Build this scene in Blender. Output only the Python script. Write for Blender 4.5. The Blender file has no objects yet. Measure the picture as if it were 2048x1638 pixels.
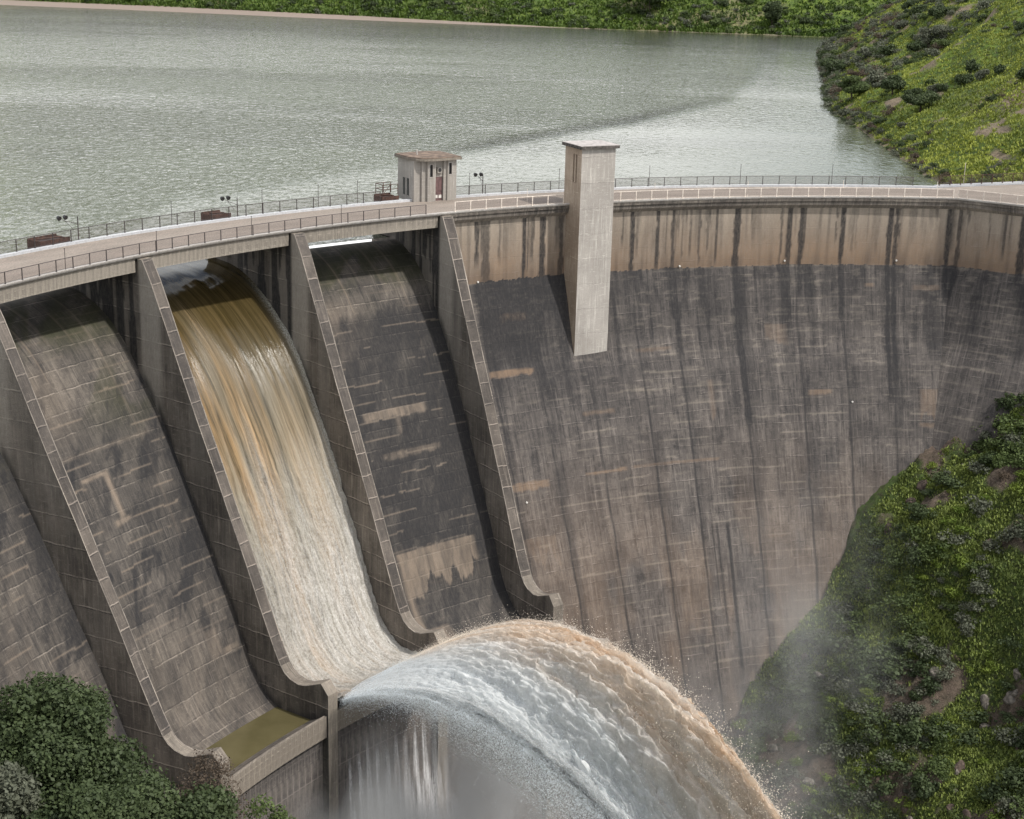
import bpy, math, random
import numpy as np
from mathutils import Matrix, Vector
random.seed(7); rng = np.random.default_rng(7)
S = bpy.context.scene; COL = S.collection
R_ = math.radians
# ------------------------------------------------------------------ camera
CF, CP, CR, CH = 3157.57, 0.2933, 0.0266, 29.4
cam = bpy.data.cameras.new('camera'); co = bpy.data.objects.new('camera', cam); COL.objects.link(co)
F = Vector((0, math.cos(CP), -math.sin(CP))); X0 = Vector((1, 0, 0)); U0 = Vector((0, math.sin(CP), math.cos(CP)))
X = math.cos(CR)*X0 + math.sin(CR)*U0; U = -math.sin(CR)*X0 + math.cos(CR)*U0
M = Matrix.Identity(4)
for i in range(3):
    M[i][0] = X[i]; M[i][1] = U[i]; M[i][2] = -F[i]
M[2][3] = CH; co.matrix_world = M
cam.sensor_width = 36; cam.lens = CF/2048*36; cam.clip_start = 1; cam.clip_end = 3000
S.camera = co
# ------------------------------------------------------------------ world, sun, exposure
SUN_EL, SUN_AZ = R_(52), R_(117)          # azimuth clockwise from +Y (camera heading)
W = bpy.data.worlds.new('World'); S.world = W; W.use_nodes = True
nt = W.node_tree; bg = nt.nodes['Background']
sky = nt.nodes.new('ShaderNodeTexSky'); sky.sky_type = 'NISHITA'; sky.sun_disc = False
sky.sun_elevation = SUN_EL; sky.sun_rotation = SUN_AZ; sky.air_density = 1.2; sky.dust_density = 2.5
tc = nt.nodes.new('ShaderNodeTexCoord'); mp = nt.nodes.new('ShaderNodeMapping'); mp.inputs['Scale'].default_value = (2.2, 2.2, 5)
cn = nt.nodes.new('ShaderNodeTexNoise'); cn.inputs['Scale'].default_value = 1.3; cn.inputs['Detail'].default_value = 6
cr = nt.nodes.new('ShaderNodeValToRGB'); cr.color_ramp.elements[0].position = 0.36; cr.color_ramp.elements[1].position = 0.60
mx = nt.nodes.new('ShaderNodeMix'); mx.data_type = 'RGBA'; mx.inputs[7].default_value = (12.0, 12.0, 11.9, 1)
nt.links.new(tc.outputs['Generated'], mp.inputs[0]); nt.links.new(mp.outputs[0], cn.inputs['Vector'])
sz = nt.nodes.new('ShaderNodeSeparateXYZ'); nt.links.new(tc.outputs['Generated'], sz.inputs[0])
hz_ = nt.nodes.new('ShaderNodeMapRange'); hz_.inputs[1].default_value = .12; hz_.inputs[2].default_value = .60; hz_.inputs[3].default_value = 1.0; hz_.inputs[4].default_value = 0
nt.links.new(sz.outputs[2], hz_.inputs[0]); ad = nt.nodes.new('ShaderNodeMath'); ad.operation = 'MAXIMUM'
nt.links.new(cn.outputs[0], cr.inputs[0]); nt.links.new(cr.outputs[0], ad.inputs[0]); bl_ = nt.nodes.new('ShaderNodeMapRange'); bl_.inputs[1].default_value = .08; bl_.inputs[2].default_value = .26; bl_.inputs[3].default_value = 1; bl_.inputs[4].default_value = .12; nt.links.new(sz.outputs[0], bl_.inputs[0])
ml_ = nt.nodes.new('ShaderNodeMath'); ml_.operation = 'MULTIPLY'; nt.links.new(hz_.outputs[0], ml_.inputs[0]); nt.links.new(bl_.outputs[0], ml_.inputs[1]); nt.links.new(ml_.outputs[0], ad.inputs[1]); nt.links.new(ad.outputs[0], mx.inputs[0]); nt.links.new(sky.outputs[0], mx.inputs[6])
nt.links.new(mx.outputs[2], bg.inputs[0]); bg.inputs[1].default_value = 0.095
sl = bpy.data.lights.new('sun', 'SUN'); sl.energy = 3.0; sl.angle = R_(2); sl.color = (1, 0.95, 0.87)
so = bpy.data.objects.new('sun', sl); COL.objects.link(so)
sd = Vector((math.sin(SUN_AZ)*math.cos(SUN_EL), math.cos(SUN_AZ)*math.cos(SUN_EL), math.sin(SUN_EL)))
so.rotation_euler = sd.to_track_quat('Z', 'Y').to_euler()
S.view_settings.view_transform = 'Standard'; S.view_settings.look = 'None'; S.view_settings.exposure = 0.3
S.cycles.transparent_max_bounces = 24; S.cycles.volume_step_rate = 3.0; S.cycles.max_bounces = 6
S.cycles.volume_bounces = 1
# ------------------------------------------------------------------ geometry constants (metres)
CX, CY, R, RW = 54.976, 81.70, 109.04, 9.55      # arch centre, kerb radius, road width
TH1, DTH, THE = -0.969, 0.1747, -0.0155          # angle of the pier faces, end of the arch
ZW = -4.4                                        # reservoir level
def th_k(k): return TH1 + (k-1)*DTH
def P3(r, th, z): return (CX + r*math.sin(th), CY + r*math.cos(th), z)
KINK = np.array([CX+R*math.sin(THE), CY+R*math.cos(THE)]); LD = np.array([.853, -.521]); LN = np.array([.521, .853])
def stat(u, r):
    """plan position at arc station u (m from th=0) and radius r; straight after the kink"""
    u = np.asarray(u, float); r = np.asarray(r, float); th = u/R
    x = CX + r*np.sin(th); y = CY + r*np.cos(th); e = u - THE*R
    xl = KINK[0] + e*LD[0] + (r-R)*LN[0]; yl = KINK[1] + e*LD[1] + (r-R)*LN[1]
    k = e > 0
    return np.where(k, xl, x), np.where(k, yl, y)
# ------------------------------------------------------------------ noise in numpy
_G = np.random.default_rng(3).random((256, 256)).astype(np.float32)
def vn(x, y, s=0):
    x = x + s*17.31; y = y + s*9.77
    xi = np.floor(x).astype(int); yi = np.floor(y).astype(int); fx = x-xi; fy = y-yi
    fx = fx*fx*(3-2*fx); fy = fy*fy*(3-2*fy); g = lambda a, b: _G[(a+s*31) & 255, (b+s*57) & 255]
    return (g(xi, yi)*(1-fx)+g(xi+1, yi)*fx)*(1-fy) + (g(xi, yi+1)*(1-fx)+g(xi+1, yi+1)*fx)*fy
def fbm(x, y, s=0, o=4):
    t = 0; a = .5; n = 0
    for i in range(o):
        t = t + a*vn(x*2**i, y*2**i, s+i); n += a; a *= .5
    return t/n
def sm(x, a, b):
    t = np.clip((x-a)/(b-a), 0, 1); return t*t*(3-2*t)
# ------------------------------------------------------------------ mesh helpers
def link(name, me, parent=None, mat=None):
    o = bpy.data.objects.new(name, me); COL.objects.link(o)
    if mat: me.materials.append(mat)
    if parent: o.parent = parent
    return o
def tag(o, label=None, cat=None, group=None, kind=None):
    if label: o['label'] = label
    if cat: o['category'] = cat
    if group: o['group'] = group
    if kind: o['kind'] = kind
    return o
def empty(name, loc, label, cat, group=None, rz=0):
    o = bpy.data.objects.new(name, None); COL.objects.link(o); o.location = loc; o.rotation_euler = (0, 0, rz)
    o.empty_display_size = .2
    return tag(o, label, cat, group)
def mesh_from(name, verts, faces, uv=None, st=None, smooth=False):
    """verts (n,3), faces list or (m,4) array; uv per vertex (n,2); st per vertex (n,3)"""
    verts = np.asarray(verts, np.float32); me = bpy.data.meshes.new(name)
    if isinstance(faces, np.ndarray):
        nf, k = faces.shape; me.vertices.add(len(verts)); me.vertices.foreach_set('co', verts.ravel())
        me.loops.add(nf*k); me.loops.foreach_set('vertex_index', faces.ravel().astype(np.int32))
        me.polygons.add(nf); me.polygons.foreach_set('loop_start', np.arange(0, nf*k, k, dtype=np.int32))
        me.polygons.foreach_set('loop_total', np.full(nf, k, np.int32)); me.update(calc_edges=True)
    else:
        me.from_pydata([tuple(map(float, v)) for v in verts], [], faces); me.update()
    n = len(me.loops); vi = np.empty(n, np.int32); me.loops.foreach_get('vertex_index', vi)
    L = me.uv_layers.new(name='UVMap')
    if uv is None:                                   # box projection in metres
        nr = np.empty(len(me.polygons)*3, np.float32); me.polygons.foreach_get('normal', nr); nr = nr.reshape(-1, 3)
        lt = np.empty(len(me.polygons), np.int32); me.polygons.foreach_get('loop_total', lt)
        nn = np.repeat(nr, lt, axis=0); c = verts[vi]
        tx = -nn[:, 1]; ty = nn[:, 0]; l = np.hypot(tx, ty)+1e-9; flat = np.abs(nn[:, 2]) > .9
        a = np.where(flat, c[:, 0], (c[:, 0]*tx+c[:, 1]*ty)/l); b = np.where(flat, c[:, 1], c[:, 2])
        q = np.stack([a, b], 1)
    else:
        q = np.asarray(uv, np.float32)[vi]
    L.data.foreach_set('uv', q.astype(np.float32).ravel())
    if st is not None:
        A = me.color_attributes.new('st', 'FLOAT_COLOR', 'POINT')
        c4 = np.ones((len(verts), 4), np.float32); c4[:, :3] = st; A.data.foreach_set('color', c4.ravel())
    if smooth: me.polygons.foreach_set('use_smooth', np.ones(len(me.polygons), bool))
    return me
def gridf(n, m):                                     # n rows, m cols
    i = np.arange(n*m).reshape(n, m)
    return np.stack([i[:-1, :-1], i[:-1, 1:], i[1:, 1:], i[1:, :-1]], -1).reshape(-1, 4)
class MB:
    def __init__(s): s.v = []; s.f = []
    def add(s, v, f):
        o = len(s.v); s.v += [tuple(p) for p in v]; s.f += [tuple(i+o for i in q) for q in f]; return s
    def box(s, a, b, M=None):
        x0, y0, z0 = a; x1, y1, z1 = b
        v = [(x0, y0, z0), (x1, y0, z0), (x1, y1, z0), (x0, y1, z0), (x0, y0, z1), (x1, y0, z1), (x1, y1, z1), (x0, y1, z1)]
        if M: v = [M @ Vector(p) for p in v]
        return s.add(v, [(3, 2, 1, 0), (4, 5, 6, 7), (0, 1, 5, 4), (1, 2, 6, 5), (2, 3, 7, 6), (3, 0, 4, 7)])
    def prism(s, pts, z0, z1):
        n = len(pts); v = [(p[0], p[1], z0) for p in pts]+[(p[0], p[1], z1) for p in pts]
        return s.add(v, [tuple(range(n))[::-1], tuple(range(n, 2*n))]+[(i, (i+1) % n, n+(i+1) % n, n+i) for i in range(n)])
    def tube(s, a, b, r0, r1=None, n=6):
        r1 = r0 if r1 is None else r1; a = Vector(a); b = Vector(b); q = (b-a).to_track_quat('Z', 'Y')
        v = []
        for c, r in ((a, r0), (b, r1)):
            for i in range(n):
                t = 2*math.pi*i/n; v.append(c + q @ Vector((r*math.cos(t), r*math.sin(t), 0)))
        return s.add(v, [(i, (i+1) % n, n+(i+1) % n, n+i) for i in range(n)]+[tuple(range(n))[::-1], tuple(range(n, 2*n))])
    def build(s, name, mat, parent=None, smooth=False):
        return link(name, mesh_from(name, np.array([tuple(p) for p in s.v]), s.f, smooth=smooth), parent, mat)
def arc_solid(prof, u0, u1, du=1.0, closed=True):
    """sweep a closed (r,z) section along the arch from station u0 to u1; returns verts, faces, uv"""
    us = list(np.arange(u0, u1-1e-6, du))+[u1]
    if u0 < THE*R < u1: us = sorted(us+[THE*R-.001, THE*R+.001])
    n = len(prof); v = []; uv = []
    pr = np.array(prof, float); pl = np.r_[0, np.cumsum(np.hypot(*np.diff(pr, axis=0).T))]
    for u in us:
        x, y = stat(np.full(n, u), pr[:, 0])
        for k in range(n): v.append((x[k], y[k], pr[k, 1])); uv.append((u, -pl[k]))
    f = []
    for i in range(len(us)-1):
        for k in range(n if closed else n-1):
            a = i*n+k; b = i*n+(k+1) % n; f.append((a, b, b+n, a+n))
    if closed: f += [tuple(range(n)), tuple(range((len(us)-1)*n, len(us)*n))[::-1]]
    return v, f, uv
def arc_obj(name, prof, u0, u1, mat, parent=None, du=1.0):
    v, f, uv = arc_solid(prof, u0, u1, du); me = mesh_from(name, v, f)
    return link(name, me, parent, mat)
# ------------------------------------------------------------------ node helpers
class T:
    def __init__(s, name):
        s.m = bpy.data.materials.new(name); s.m.use_nodes = True; s.t = s.m.node_tree; s.b = s.t.nodes['Principled BSDF']
        s.out = s.t.nodes['Material Output']
    def n(s, ty, **kw):
        d = s.t.nodes.new('ShaderNode'+ty)
        for k, v in kw.items():
            if k[0] == 'i': s.put(d, int(k[1:]), v)
            else: setattr(d, k, v)
        return d
    def put(s, d, k, v):
        if isinstance(v, bpy.types.NodeSocket): s.t.links.new(v, d.inputs[k])
        else:
            if isinstance(v, tuple) and len(v) == 3 and d.inputs[k].type == 'RGBA': v = v+(1,)
            d.inputs[k].default_value = v
    def math(s, op, a, b=0.0, c=0.0, clamp=False):
        d = s.n('Math', operation=op, i0=a, i1=b, i2=c); d.use_clamp = clamp; return d.outputs[0]
    def mix(s, f, a, b, mode='MIX'):
        d = s.n('Mix', data_type='RGBA', blend_type=mode); s.put(d, 0, f); s.put(d, 6, a); s.put(d, 7, b); return d.outputs[2]
    def uv(s, sx=1, sy=1, kind='UV'):
        c = s.n('TexCoord').outputs[kind]; d = s.n('Mapping'); s.put(d, 0, c)
        d.inputs['Scale'].default_value = (sx, sy, sx if kind != 'UV' else 1); return d.outputs[0]
    def noise(s, vec, scale=1, detail=3, rough=.55, lo=.35, hi=.65, out01=(0, 1)):
        d = s.n('TexNoise'); s.put(d, 'Vector', vec); d.inputs['Scale'].default_value = scale; d.inputs['Detail'].default_value = detail; d.inputs['Roughness'].default_value = rough
        r = s.n('MapRange', i0=d.outputs[0], i1=lo, i2=hi, i3=out01[0], i4=out01[1]); return r.outputs[0]
    def attr(s, name='st'):
        a = s.n('Attribute'); a.attribute_name = name; d = s.n('SeparateColor'); s.put(d, 0, a.outputs['Color']); return d.outputs
    def bump(s, h, strength=.4, dist=.05):
        d = s.n('Bump'); d.inputs['Strength'].default_value = strength; d.inputs['Distance'].default_value = dist; s.put(d, 'Height', h)
        s.put(s.b, 'Normal', d.outputs[0]); return d
    def set(s, **k):
        for a, v in k.items(): s.put(s.b, a.replace('_', ' '), v)
        return s
def flat_mat(name, col, rough=.7, metal=0, vary=.25, scale=3):
    t = T(name); c = t.mix(t.noise(t.uv(1, 1, 'Object'), scale, 4), tuple(x*(1-vary) for x in col), tuple(min(1, x*(1+vary)) for x in col))
    t.set(Base_Color=c, Roughness=rough, Metallic=metal); return t.m
def concrete(name, a, b, dark=(.017, .017, .020), tan=(.30, .21, .14), moss=(.035, .038, .012), streak=.55, lift=2.0, vj=3.6, st=False, lines=.5, cell=.25, hk0=.50):
    t = T(name); uv = t.uv()
    col = t.mix(t.noise(t.uv(.22, .16), 1, 5, .6, .38, .62), a, b)
    g = t.math('MULTIPLY', t.noise(t.uv(2.4, .07), 1, 6, .75, .42, .60), t.noise(t.uv(.9, .5), 1.3, 5, .75, .30, .60)); g = t.math('MAXIMUM', g, t.math('MULTIPLY', t.noise(t.uv(2.2, 1.6), 1, 6, .8, .50, .66), .7))                       # runs down the face
    col = t.mix(t.math('MULTIPLY', t.noise(t.uv(.55, .33), 1, 6, .8, .50, .64), streak*.75), col, dark); col = t.mix(t.math('MULTIPLY', g, streak), col, dark)
    g2 = t.math('MAXIMUM', t.noise(t.uv(2.6, .12), 1.6, 5, .8, .53, .66), t.noise(t.uv(.55, 3.2), 1.5, 5, .8, .57, .66))
    col = t.mix(t.math('MULTIPLY', g2, .42), col, tuple(min(1, x*2.1) for x in b))
    sep = t.n('SeparateXYZ'); t.put(sep, 0, uv)
    wob = t.math('MULTIPLY', t.noise(t.uv(.5, .5), 1, 5, .7, 0, 1), .45)
    def line(c, per, w):
        fr = t.math('FRACT', t.math('DIVIDE', t.math('ADD', c, wob), per)); return t.math('LESS_THAN', fr, w/per)
    hl = line(sep.outputs[1], lift, .10); hk = t.noise(t.uv(.35, .35), 1.7, 5, .75, hk0, hk0+.14)
    col = t.mix(t.math('MULTIPLY', t.math('MULTIPLY', hl, hk), lines), col, tuple(min(1, x*2.0) for x in b))
    hl2 = line(t.math('ADD', sep.outputs[1], .11), lift, .09); hk2 = t.noise(t.uv(.4, .4), 2.9, 5, .75, .42, .6)
    col = t.mix(t.math('MULTIPLY', t.math('MULTIPLY', hl2, hk2), lines*.9), col, dark)
    vl = line(sep.outputs[0], vj, .08); vk = t.noise(t.uv(.4, .12), 2.3, 4, .7, .48, .62)
    col = t.mix(t.math('MULTIPLY', t.math('MULTIPLY', vl, vk), lines*.6), col, dark)
    wn = t.n('TexWhiteNoise', noise_dimensions='2D'); cb = t.n('CombineXYZ'); t.put(cb, 0, t.math('FLOOR', t.math('DIVIDE', t.math('ADD', sep.outputs[0], wob), vj))); t.put(cb, 1, t.math('FLOOR', t.math('DIVIDE', t.math('ADD', sep.outputs[1], wob), lift))); t.put(wn, 'Vector', cb.outputs[0])
    col = t.mix(t.math('MULTIPLY', t.math('MULTIPLY', wn.outputs[0], t.noise(t.uv(.8, .8), 1, 5, .75, .2, .6)), cell), col, dark)
    if st:
        at = t.attr('st'); br = t.noise(t.uv(2.2, .8), 2, 5, .7, .3, .7)
        fd = t.math('MULTIPLY', at[0], t.math('ADD', .72, t.math('MULTIPLY', br, .35)), clamp=True)
        ft = t.math('MULTIPLY', at[1], t.math('ADD', .6, t.math('MULTIPLY', br, .5)), clamp=True)
        col = t.mix(at[2], col, t.mix(br, moss, tuple(x*.8 for x in moss))); col = t.mix(ft, col, tan); col = t.mix(fd, col, dark)
    gr = t.noise(t.uv(1, 1), 9, 4, .7, .3, .7)
    col = t.mix(t.math('MULTIPLY', gr, .35), col, t.mix(1.0, col, (.45, .45, .45), 'MULTIPLY'))
    t.set(Base_Color=col, Roughness=.88); t.bump(t.math('ADD', gr, t.math('MULTIPLY', hl2, -1.5)), .5, .04)
    return t.m
M_wall = concrete('weathered_wall', (.118, .103, .096), (.178, .156, .142), moss=(.46, .40, .33), tan=(.31, .205, .130), st=True, streak=.8, vj=2.4, lines=.5, hk0=.46)
M_pier = concrete('pier_concrete', (.185, .160, .135), (.29, .255, .22), tan=(.52, .48, .43), st=True, streak=.4, lift=2.6, vj=900, lines=.75, cell=.45, hk0=.38)
M_chute = concrete('chute_concrete', (.108, .094, .080), (.175, .152, .130), cell=.4, hk0=.42, tan=(.30, .235, .18), st=True, streak=.75, lift=2.0, vj=5.3, lines=.7)
M_pierface = concrete('pier_coping', (.085, .072, .062), (.17, .145, .125), streak=.35, lift=2.3, vj=900, lines=.9, cell=.75, hk0=.3)
M_beam = concrete('beam_concrete', (.215, .19, .165), (.33, .295, .25), dark=(.07, .06, .05), streak=.5, lift=900, vj=4.0, lines=.7, cell=.3)
M_cap = concrete('kerb_concrete', (.46, .43, .40), (.62, .59, .56), dark=(.25, .22, .2), streak=.25, lift=900, vj=2.0, lines=.4)
M_fascia = concrete('fascia_concrete', (.10, .085, .075), (.27, .235, .20), dark=(.02, .02, .02), streak=.8, lift=900, vj=2.0, lines=.6)
M_towerside = concrete('tower_side_concrete', (.40, .31, .235), (.52, .42, .33), dark=(.22, .16, .12), streak=.2, lift=2.9, vj=900, lines=.4)
M_tower = concrete('tower_concrete', (.40, .37, .34), (.50, .465, .43), dark=(.22, .20, .19), streak=.18, lift=2.9, vj=900, lines=.5)
M_house = concrete('house_concrete', (.33, .31, .29), (.42, .395, .37), dark=(.26, .22, .17), streak=.1, lift=900, vj=900, lines=.1)
M_bucket = concrete('bucket_concrete', (.21, .18, .15), (.31, .27, .225), streak=.35, lift=900, vj=4.0, lines=.4)
M_edge = concrete('coping_arris', (.27, .235, .20), (.42, .37, .32), streak=.5, lift=2.3, vj=900, lines=.3, cell=.6)
M_whitekerb = concrete('painted_kerb', (.50, .52, .56), (.66, .67, .70), dark=(.35, .35, .36), streak=.3, lift=900, vj=2.0, lines=.4)
def road_mat():
    t = T('road_surface'); c = t.mix(t.noise(t.uv(.15, .5), 1, 5, .6), (.150, .130, .112), (.225, .195, .170))
    c = t.mix(t.math('MULTIPLY', t.noise(t.uv(.4, .9), 1.5, 4, .6, .5, .7), .5), c, (.28, .22, .19))
    c = t.mix(t.math('MULTIPLY', t.noise(t.uv(1, 1), 6, 3), .3), c, (.6, .5, .42)); t.set(Base_Color=c, Roughness=.9); return t.m
M_road = road_mat()
M_steel = flat_mat('dark_grey_steel', (.07, .06, .06), .55, .3)
M_lsteel = flat_mat('pale_weathered_steel', (.70, .62, .55), .6, .0)
M_rust = flat_mat('rusty_brown_steel', (.070, .036, .026), .75, .1, .5, 4)
M_glass = flat_mat('dark_glass', (.012, .012, .015), .25)
M_door = flat_mat('brown_door', (.13, .075, .075), .6)
M_roof = flat_mat('reddish_roof', (.155, .112, .085), .9, 0, .5, 1.5)
M_slab = flat_mat('grey_roof_slab', (.40, .37, .36), .9, 0, .25, 2)
M_slabedge = flat_mat('stained_slab_edge', (.085, .075, .07), .9, 0, .7, 2.5)
M_black = flat_mat('black_lamp_housing', (.02, .02, .022), .5)
M_white = flat_mat('white_enamel', (.6, .58, .55), .5)

# ================================================================== THE DAM
dam = empty('arch_dam', P3(R, -.5, 0), 'curved concrete arch dam with spillway chutes and stained downstream face', 'dam')
dam_inv = Matrix.Translation(-dam.location)
def under_dam(o): o.parent = dam; o.matrix_parent_inverse = dam_inv; return o
# --- downstream face
WP = np.array([(109.8, -1.45), (109.7, -8.4), (108.6, -11.5), (107.3, -15.6), (106.5, -17.5), (105.1, -19.8), (102, -26.3), (98.2, -35.3), (96, -40), (94, -45), (90, -54), (82, -74)])
def wall_r(z): return np.interp(-np.asarray(z, float), -WP[:, 1], WP[:, 0])
PT = 1.3                                            # pier thickness
U0w = th_k(3)*R; U1w = 28.0
du = .16; us = np.arange(U0w, U1w, du); zs = np.r_[np.arange(-1.45, -8.4, -.16), np.arange(-8.4, -56, -.15), np.linspace(-57, -74, 8)]
UU, ZZ = np.meshgrid(us, zs); RR = wall_r(ZZ); xx, yy = stat(UU, RR)
jog = .03*np.sin(UU*.3)
dk = np.zeros_like(UU); tn = np.zeros_like(UU); ms = np.zeros_like(UU)
upper = ZZ > -8.4 - .12*(fbm(UU*.5, ZZ*0, 5)-.5)*2 - .22*(fbm(UU*3, ZZ*0, 8)-.5)
dep = np.clip((ZZ+1.45)/-6.95, 0, 1)
# runs of black growth below the joints and drains (station, half width, strength, lower end)
streaks = [(-62.4, .26, .9, -6), (-61.15, .5, .75, -9), (-58.9, .12, .4, -5), (-56.2, .24, .95, -9), (-53.8, .38, .95, -10), (-51.4, .3, .8, -9), (-42.2, .34, .95, -9.2), (-38.9, .24, .9, -8.6), (-36.9, .22, .85, -12),
  (-35.7, .14, .55, -7.5), (-33.5, .14, .7, -8), (-31.3, .16, .8, -8), (-28.7, .45, .95, -26), (-23.05, .16, .7, -12), (-22.0, .38, .92, -15), (-20.5, .30, .95, -12), (-15.3, .32, .95, -15), (-9.4, .32, .95, -24), (-8.6, .30, .9, -22), (-2.2, .30, .95, -13), (-1.3, .28, .8, -12), (6.4, .45, .95, -9.5), (-26.0, .1, .3, -4), (-18.2, .12, .4, -4), (-6.3, .16, .4, -4), (-12.2, .1, .3, -5), (2.3, .08, .6, -5), (-13.6, .12, .35, -6)]
rs_ = np.random.default_rng(77); streaks += [(c_, rs_.uniform(.07, .20), rs_.uniform(.35, .8), -rs_.uniform(2.4, 7.5)) for c_ in rs_.uniform(-62, 14, 46)]
for (c, w, s, zb) in streaks:
    ww = w*(1.0 + .5*(fbm(ZZ*.8, UU*0+c, 11)-.5)*2); e = np.abs(UU - c - .12*(fbm(ZZ*.6, UU*0+c, 12)-.5)*2)
    m = (1-sm(e, ww*.75, ww*1.15))*s*(1-sm(-ZZ, -zb-1.0, -zb+1.5))
    dk = np.maximum(dk, m)
cor = sm(-ZZ, 1.3, 2.6)                               # upper strip: greyer under the corbel, tan towards its foot
st_u = fbm(UU*1.9, ZZ*.12, 21)
tan_u = (.15 + .85*dep)*(.65+.8*(fbm(UU*.35, ZZ*.3, 22)-.3))
dk_u = .42*sm(st_u, .46, .75)*(1-.4*dep)+.22*sm(dep, .7, 1)
low_d = .62*np.exp((ZZ+8.4)/16) + .22*np.exp(-((UU+55)/9)**2)*np.exp((ZZ+8.4)/9)
blk = .35*(fbm(UU*.12, ZZ*.18, 31)-.5)
run = .55*(fbm(UU*.75, ZZ*.05, 32)-.5) + .45*(fbm(UU*2.6, ZZ*.10, 33)-.5)
# darker block between joints, lift by lift
ju = np.floor((UU+1.4)/7.2); jz = np.floor(ZZ/2.0+.2*vn(ju, ju*0, 3)); blo = (vn(ju*3.7+.5, jz*5.3+.5, 41)-.5)*.30 + (vn(np.floor(UU/2.4)*3.3+.5, jz*2.1+.5, 44)-.5)*.26 + .35*(fbm(UU*1.2, ZZ*.5, 45)-.5)
dk_l = np.clip(low_d + blk*.5 + run + blo + .45*sm(fbm(UU*.9, ZZ*.10, 46), .54, .66)*np.exp((ZZ+8.4)/14), 0, .92); tn_l = .24*sm(-ZZ, 22, 46)*sm(fbm(UU*.25, ZZ*.12, 47), .35, .6)
dk = np.maximum(dk, np.where(upper, dk_u, dk_l))
tn = np.where(upper, np.clip(tan_u, 0, 1)*.9, tn_l); hline = (np.abs(((ZZ*1.08+.5*fbm(UU*.15, UU*0, 70)) % 2.0)-1) < .09)*sm(fbm(UU*.22, np.floor(ZZ/2)*3.3+.5, 71), .52, .62); scr = sm(fbm(UU*.7, ZZ*3.2, 72, 4), .62, .72)*np.exp((ZZ+8)/14)
_lo = np.clip(.30*hline+.34*scr, 0, .5)
ms = np.where(upper, 0, _lo) + np.where(upper, (.95-.75*dep)*(.55+.6*fbm(UU*1.2, ZZ*.2, 23)), 0)
# joints run the whole height of the slope
for i, c in enumerate((-62.4, -56.2, -49.5, -42.2, -36.9, -28.7, -21.0, -15.0, -8.9, -1.69)):
    e = np.abs(UU - c - .05*np.sin(ZZ)); m = (1-sm(e, .08, .22))*.75*np.where(upper, 0, 1)
    dk = np.maximum(dk, m)
    m2 = np.exp(-((UU-c-.45)/.5)**2)*.35*np.where(upper, 0, 1)*(fbm(UU*0+c, ZZ*.15, 50+i)); dk = np.clip(dk+m2, 0, 1)
def patch(u0, u1, z, hgt, s, rag=.5):
    global tn, dk
    n = fbm(UU*1.3, UU*0+z, 60); lo = z-hgt*(1-rag+rag*2*n)
    z = z+.25*(fbm(UU*.6, UU*0, 61)-.5); m = (.45+.75*fbm(UU*2.6, ZZ*.5, 62))*sm(UU, u0, u0+.8*n+.2)*(1-sm(UU, u1-.8*n-.2, u1))*sm(-ZZ, -z-.08, -z+.05)*(1-sm(-ZZ, -lo-.1, -lo+.15))
    tn = np.maximum(tn, m*s); dk = dk*(1-m*s)
patch(-60.2, -56.2, -12.0, .8, .55); patch(-62.9, -56.4, -18.0, .55, .95); patch(-63.3, -57.2, -29.6, .8, .6); patch(-52.5, -46, -29.55, .3, .65); patch(-46, -33, -29.5, .25, .4)
patch(-63.3, -57.4, -35.4, 3.0, .35, .9); patch(-34.0, -32.8, -21, 3.6, .4); patch(-25.5, -22, -15.2, 2, .3); patch(-6, -2.2, -26.4, .4, .4); patch(-51.5, -46.5, -23.2, .4, .4); patch(-20.6, -17, -22.6, .5, .5); patch(-6, -2, -22.6, 3, .35)
patch(-43, -37.5, -17.2, .3, .3); patch(-12.5, -10.8, -10.6, .4, .5); patch(-6.5, -2.6, -10.8, .5, .35); patch(-28, -24.5, -38.3, .25, .35)
for c, z0, z1, w, s in ((-35.4, -36.2, -47, .16, .8), (-34.7, -36.2, -50, .14, .75), (-33.2, -36.2, -55, .30, .9), (-28.2, -30, -46, .3, .45)):
    m = (1-sm(np.abs(UU-c), w*.6, w))*s*sm(-ZZ, -z0, -z0+.8)*(1-sm(-ZZ, -z1-4, -z1)); dk = np.maximum(dk, m)
leftp = (1-sm(UU, -51.6, -50.9))*sm(UU, -62.9, -62.2)*np.where(upper, 0, 1)*(1-sm(-ZZ, 12, 25))*(.45+.55*fbm(UU*.8, ZZ*.25, 58)); dk = np.clip(dk+.75*leftp, 0, .95)
dk = np.maximum(dk, .9*np.exp(-((UU+51.6)/1.6)**2)*np.exp(-((ZZ+13)/5)**2)*sm(-ZZ, 8.2, 8.8))   # black patch by the tower
low = sm(-ZZ, 30, 52)*(1-np.where(upper, 1, 0)); tn = np.clip(tn+low*.06, 0, 1)
me = mesh_from('downstream_wall', np.stack([xx, yy, ZZ], -1).reshape(-1, 3), gridf(*UU.shape)[:, ::-1].copy(),
               uv=np.stack([UU, ZZ*1.08], -1).reshape(-1, 2), st=np.stack([dk, tn, ms], -1).reshape(-1, 3))
under_dam(link('downstream_wall', me, None, M_wall))
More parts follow.
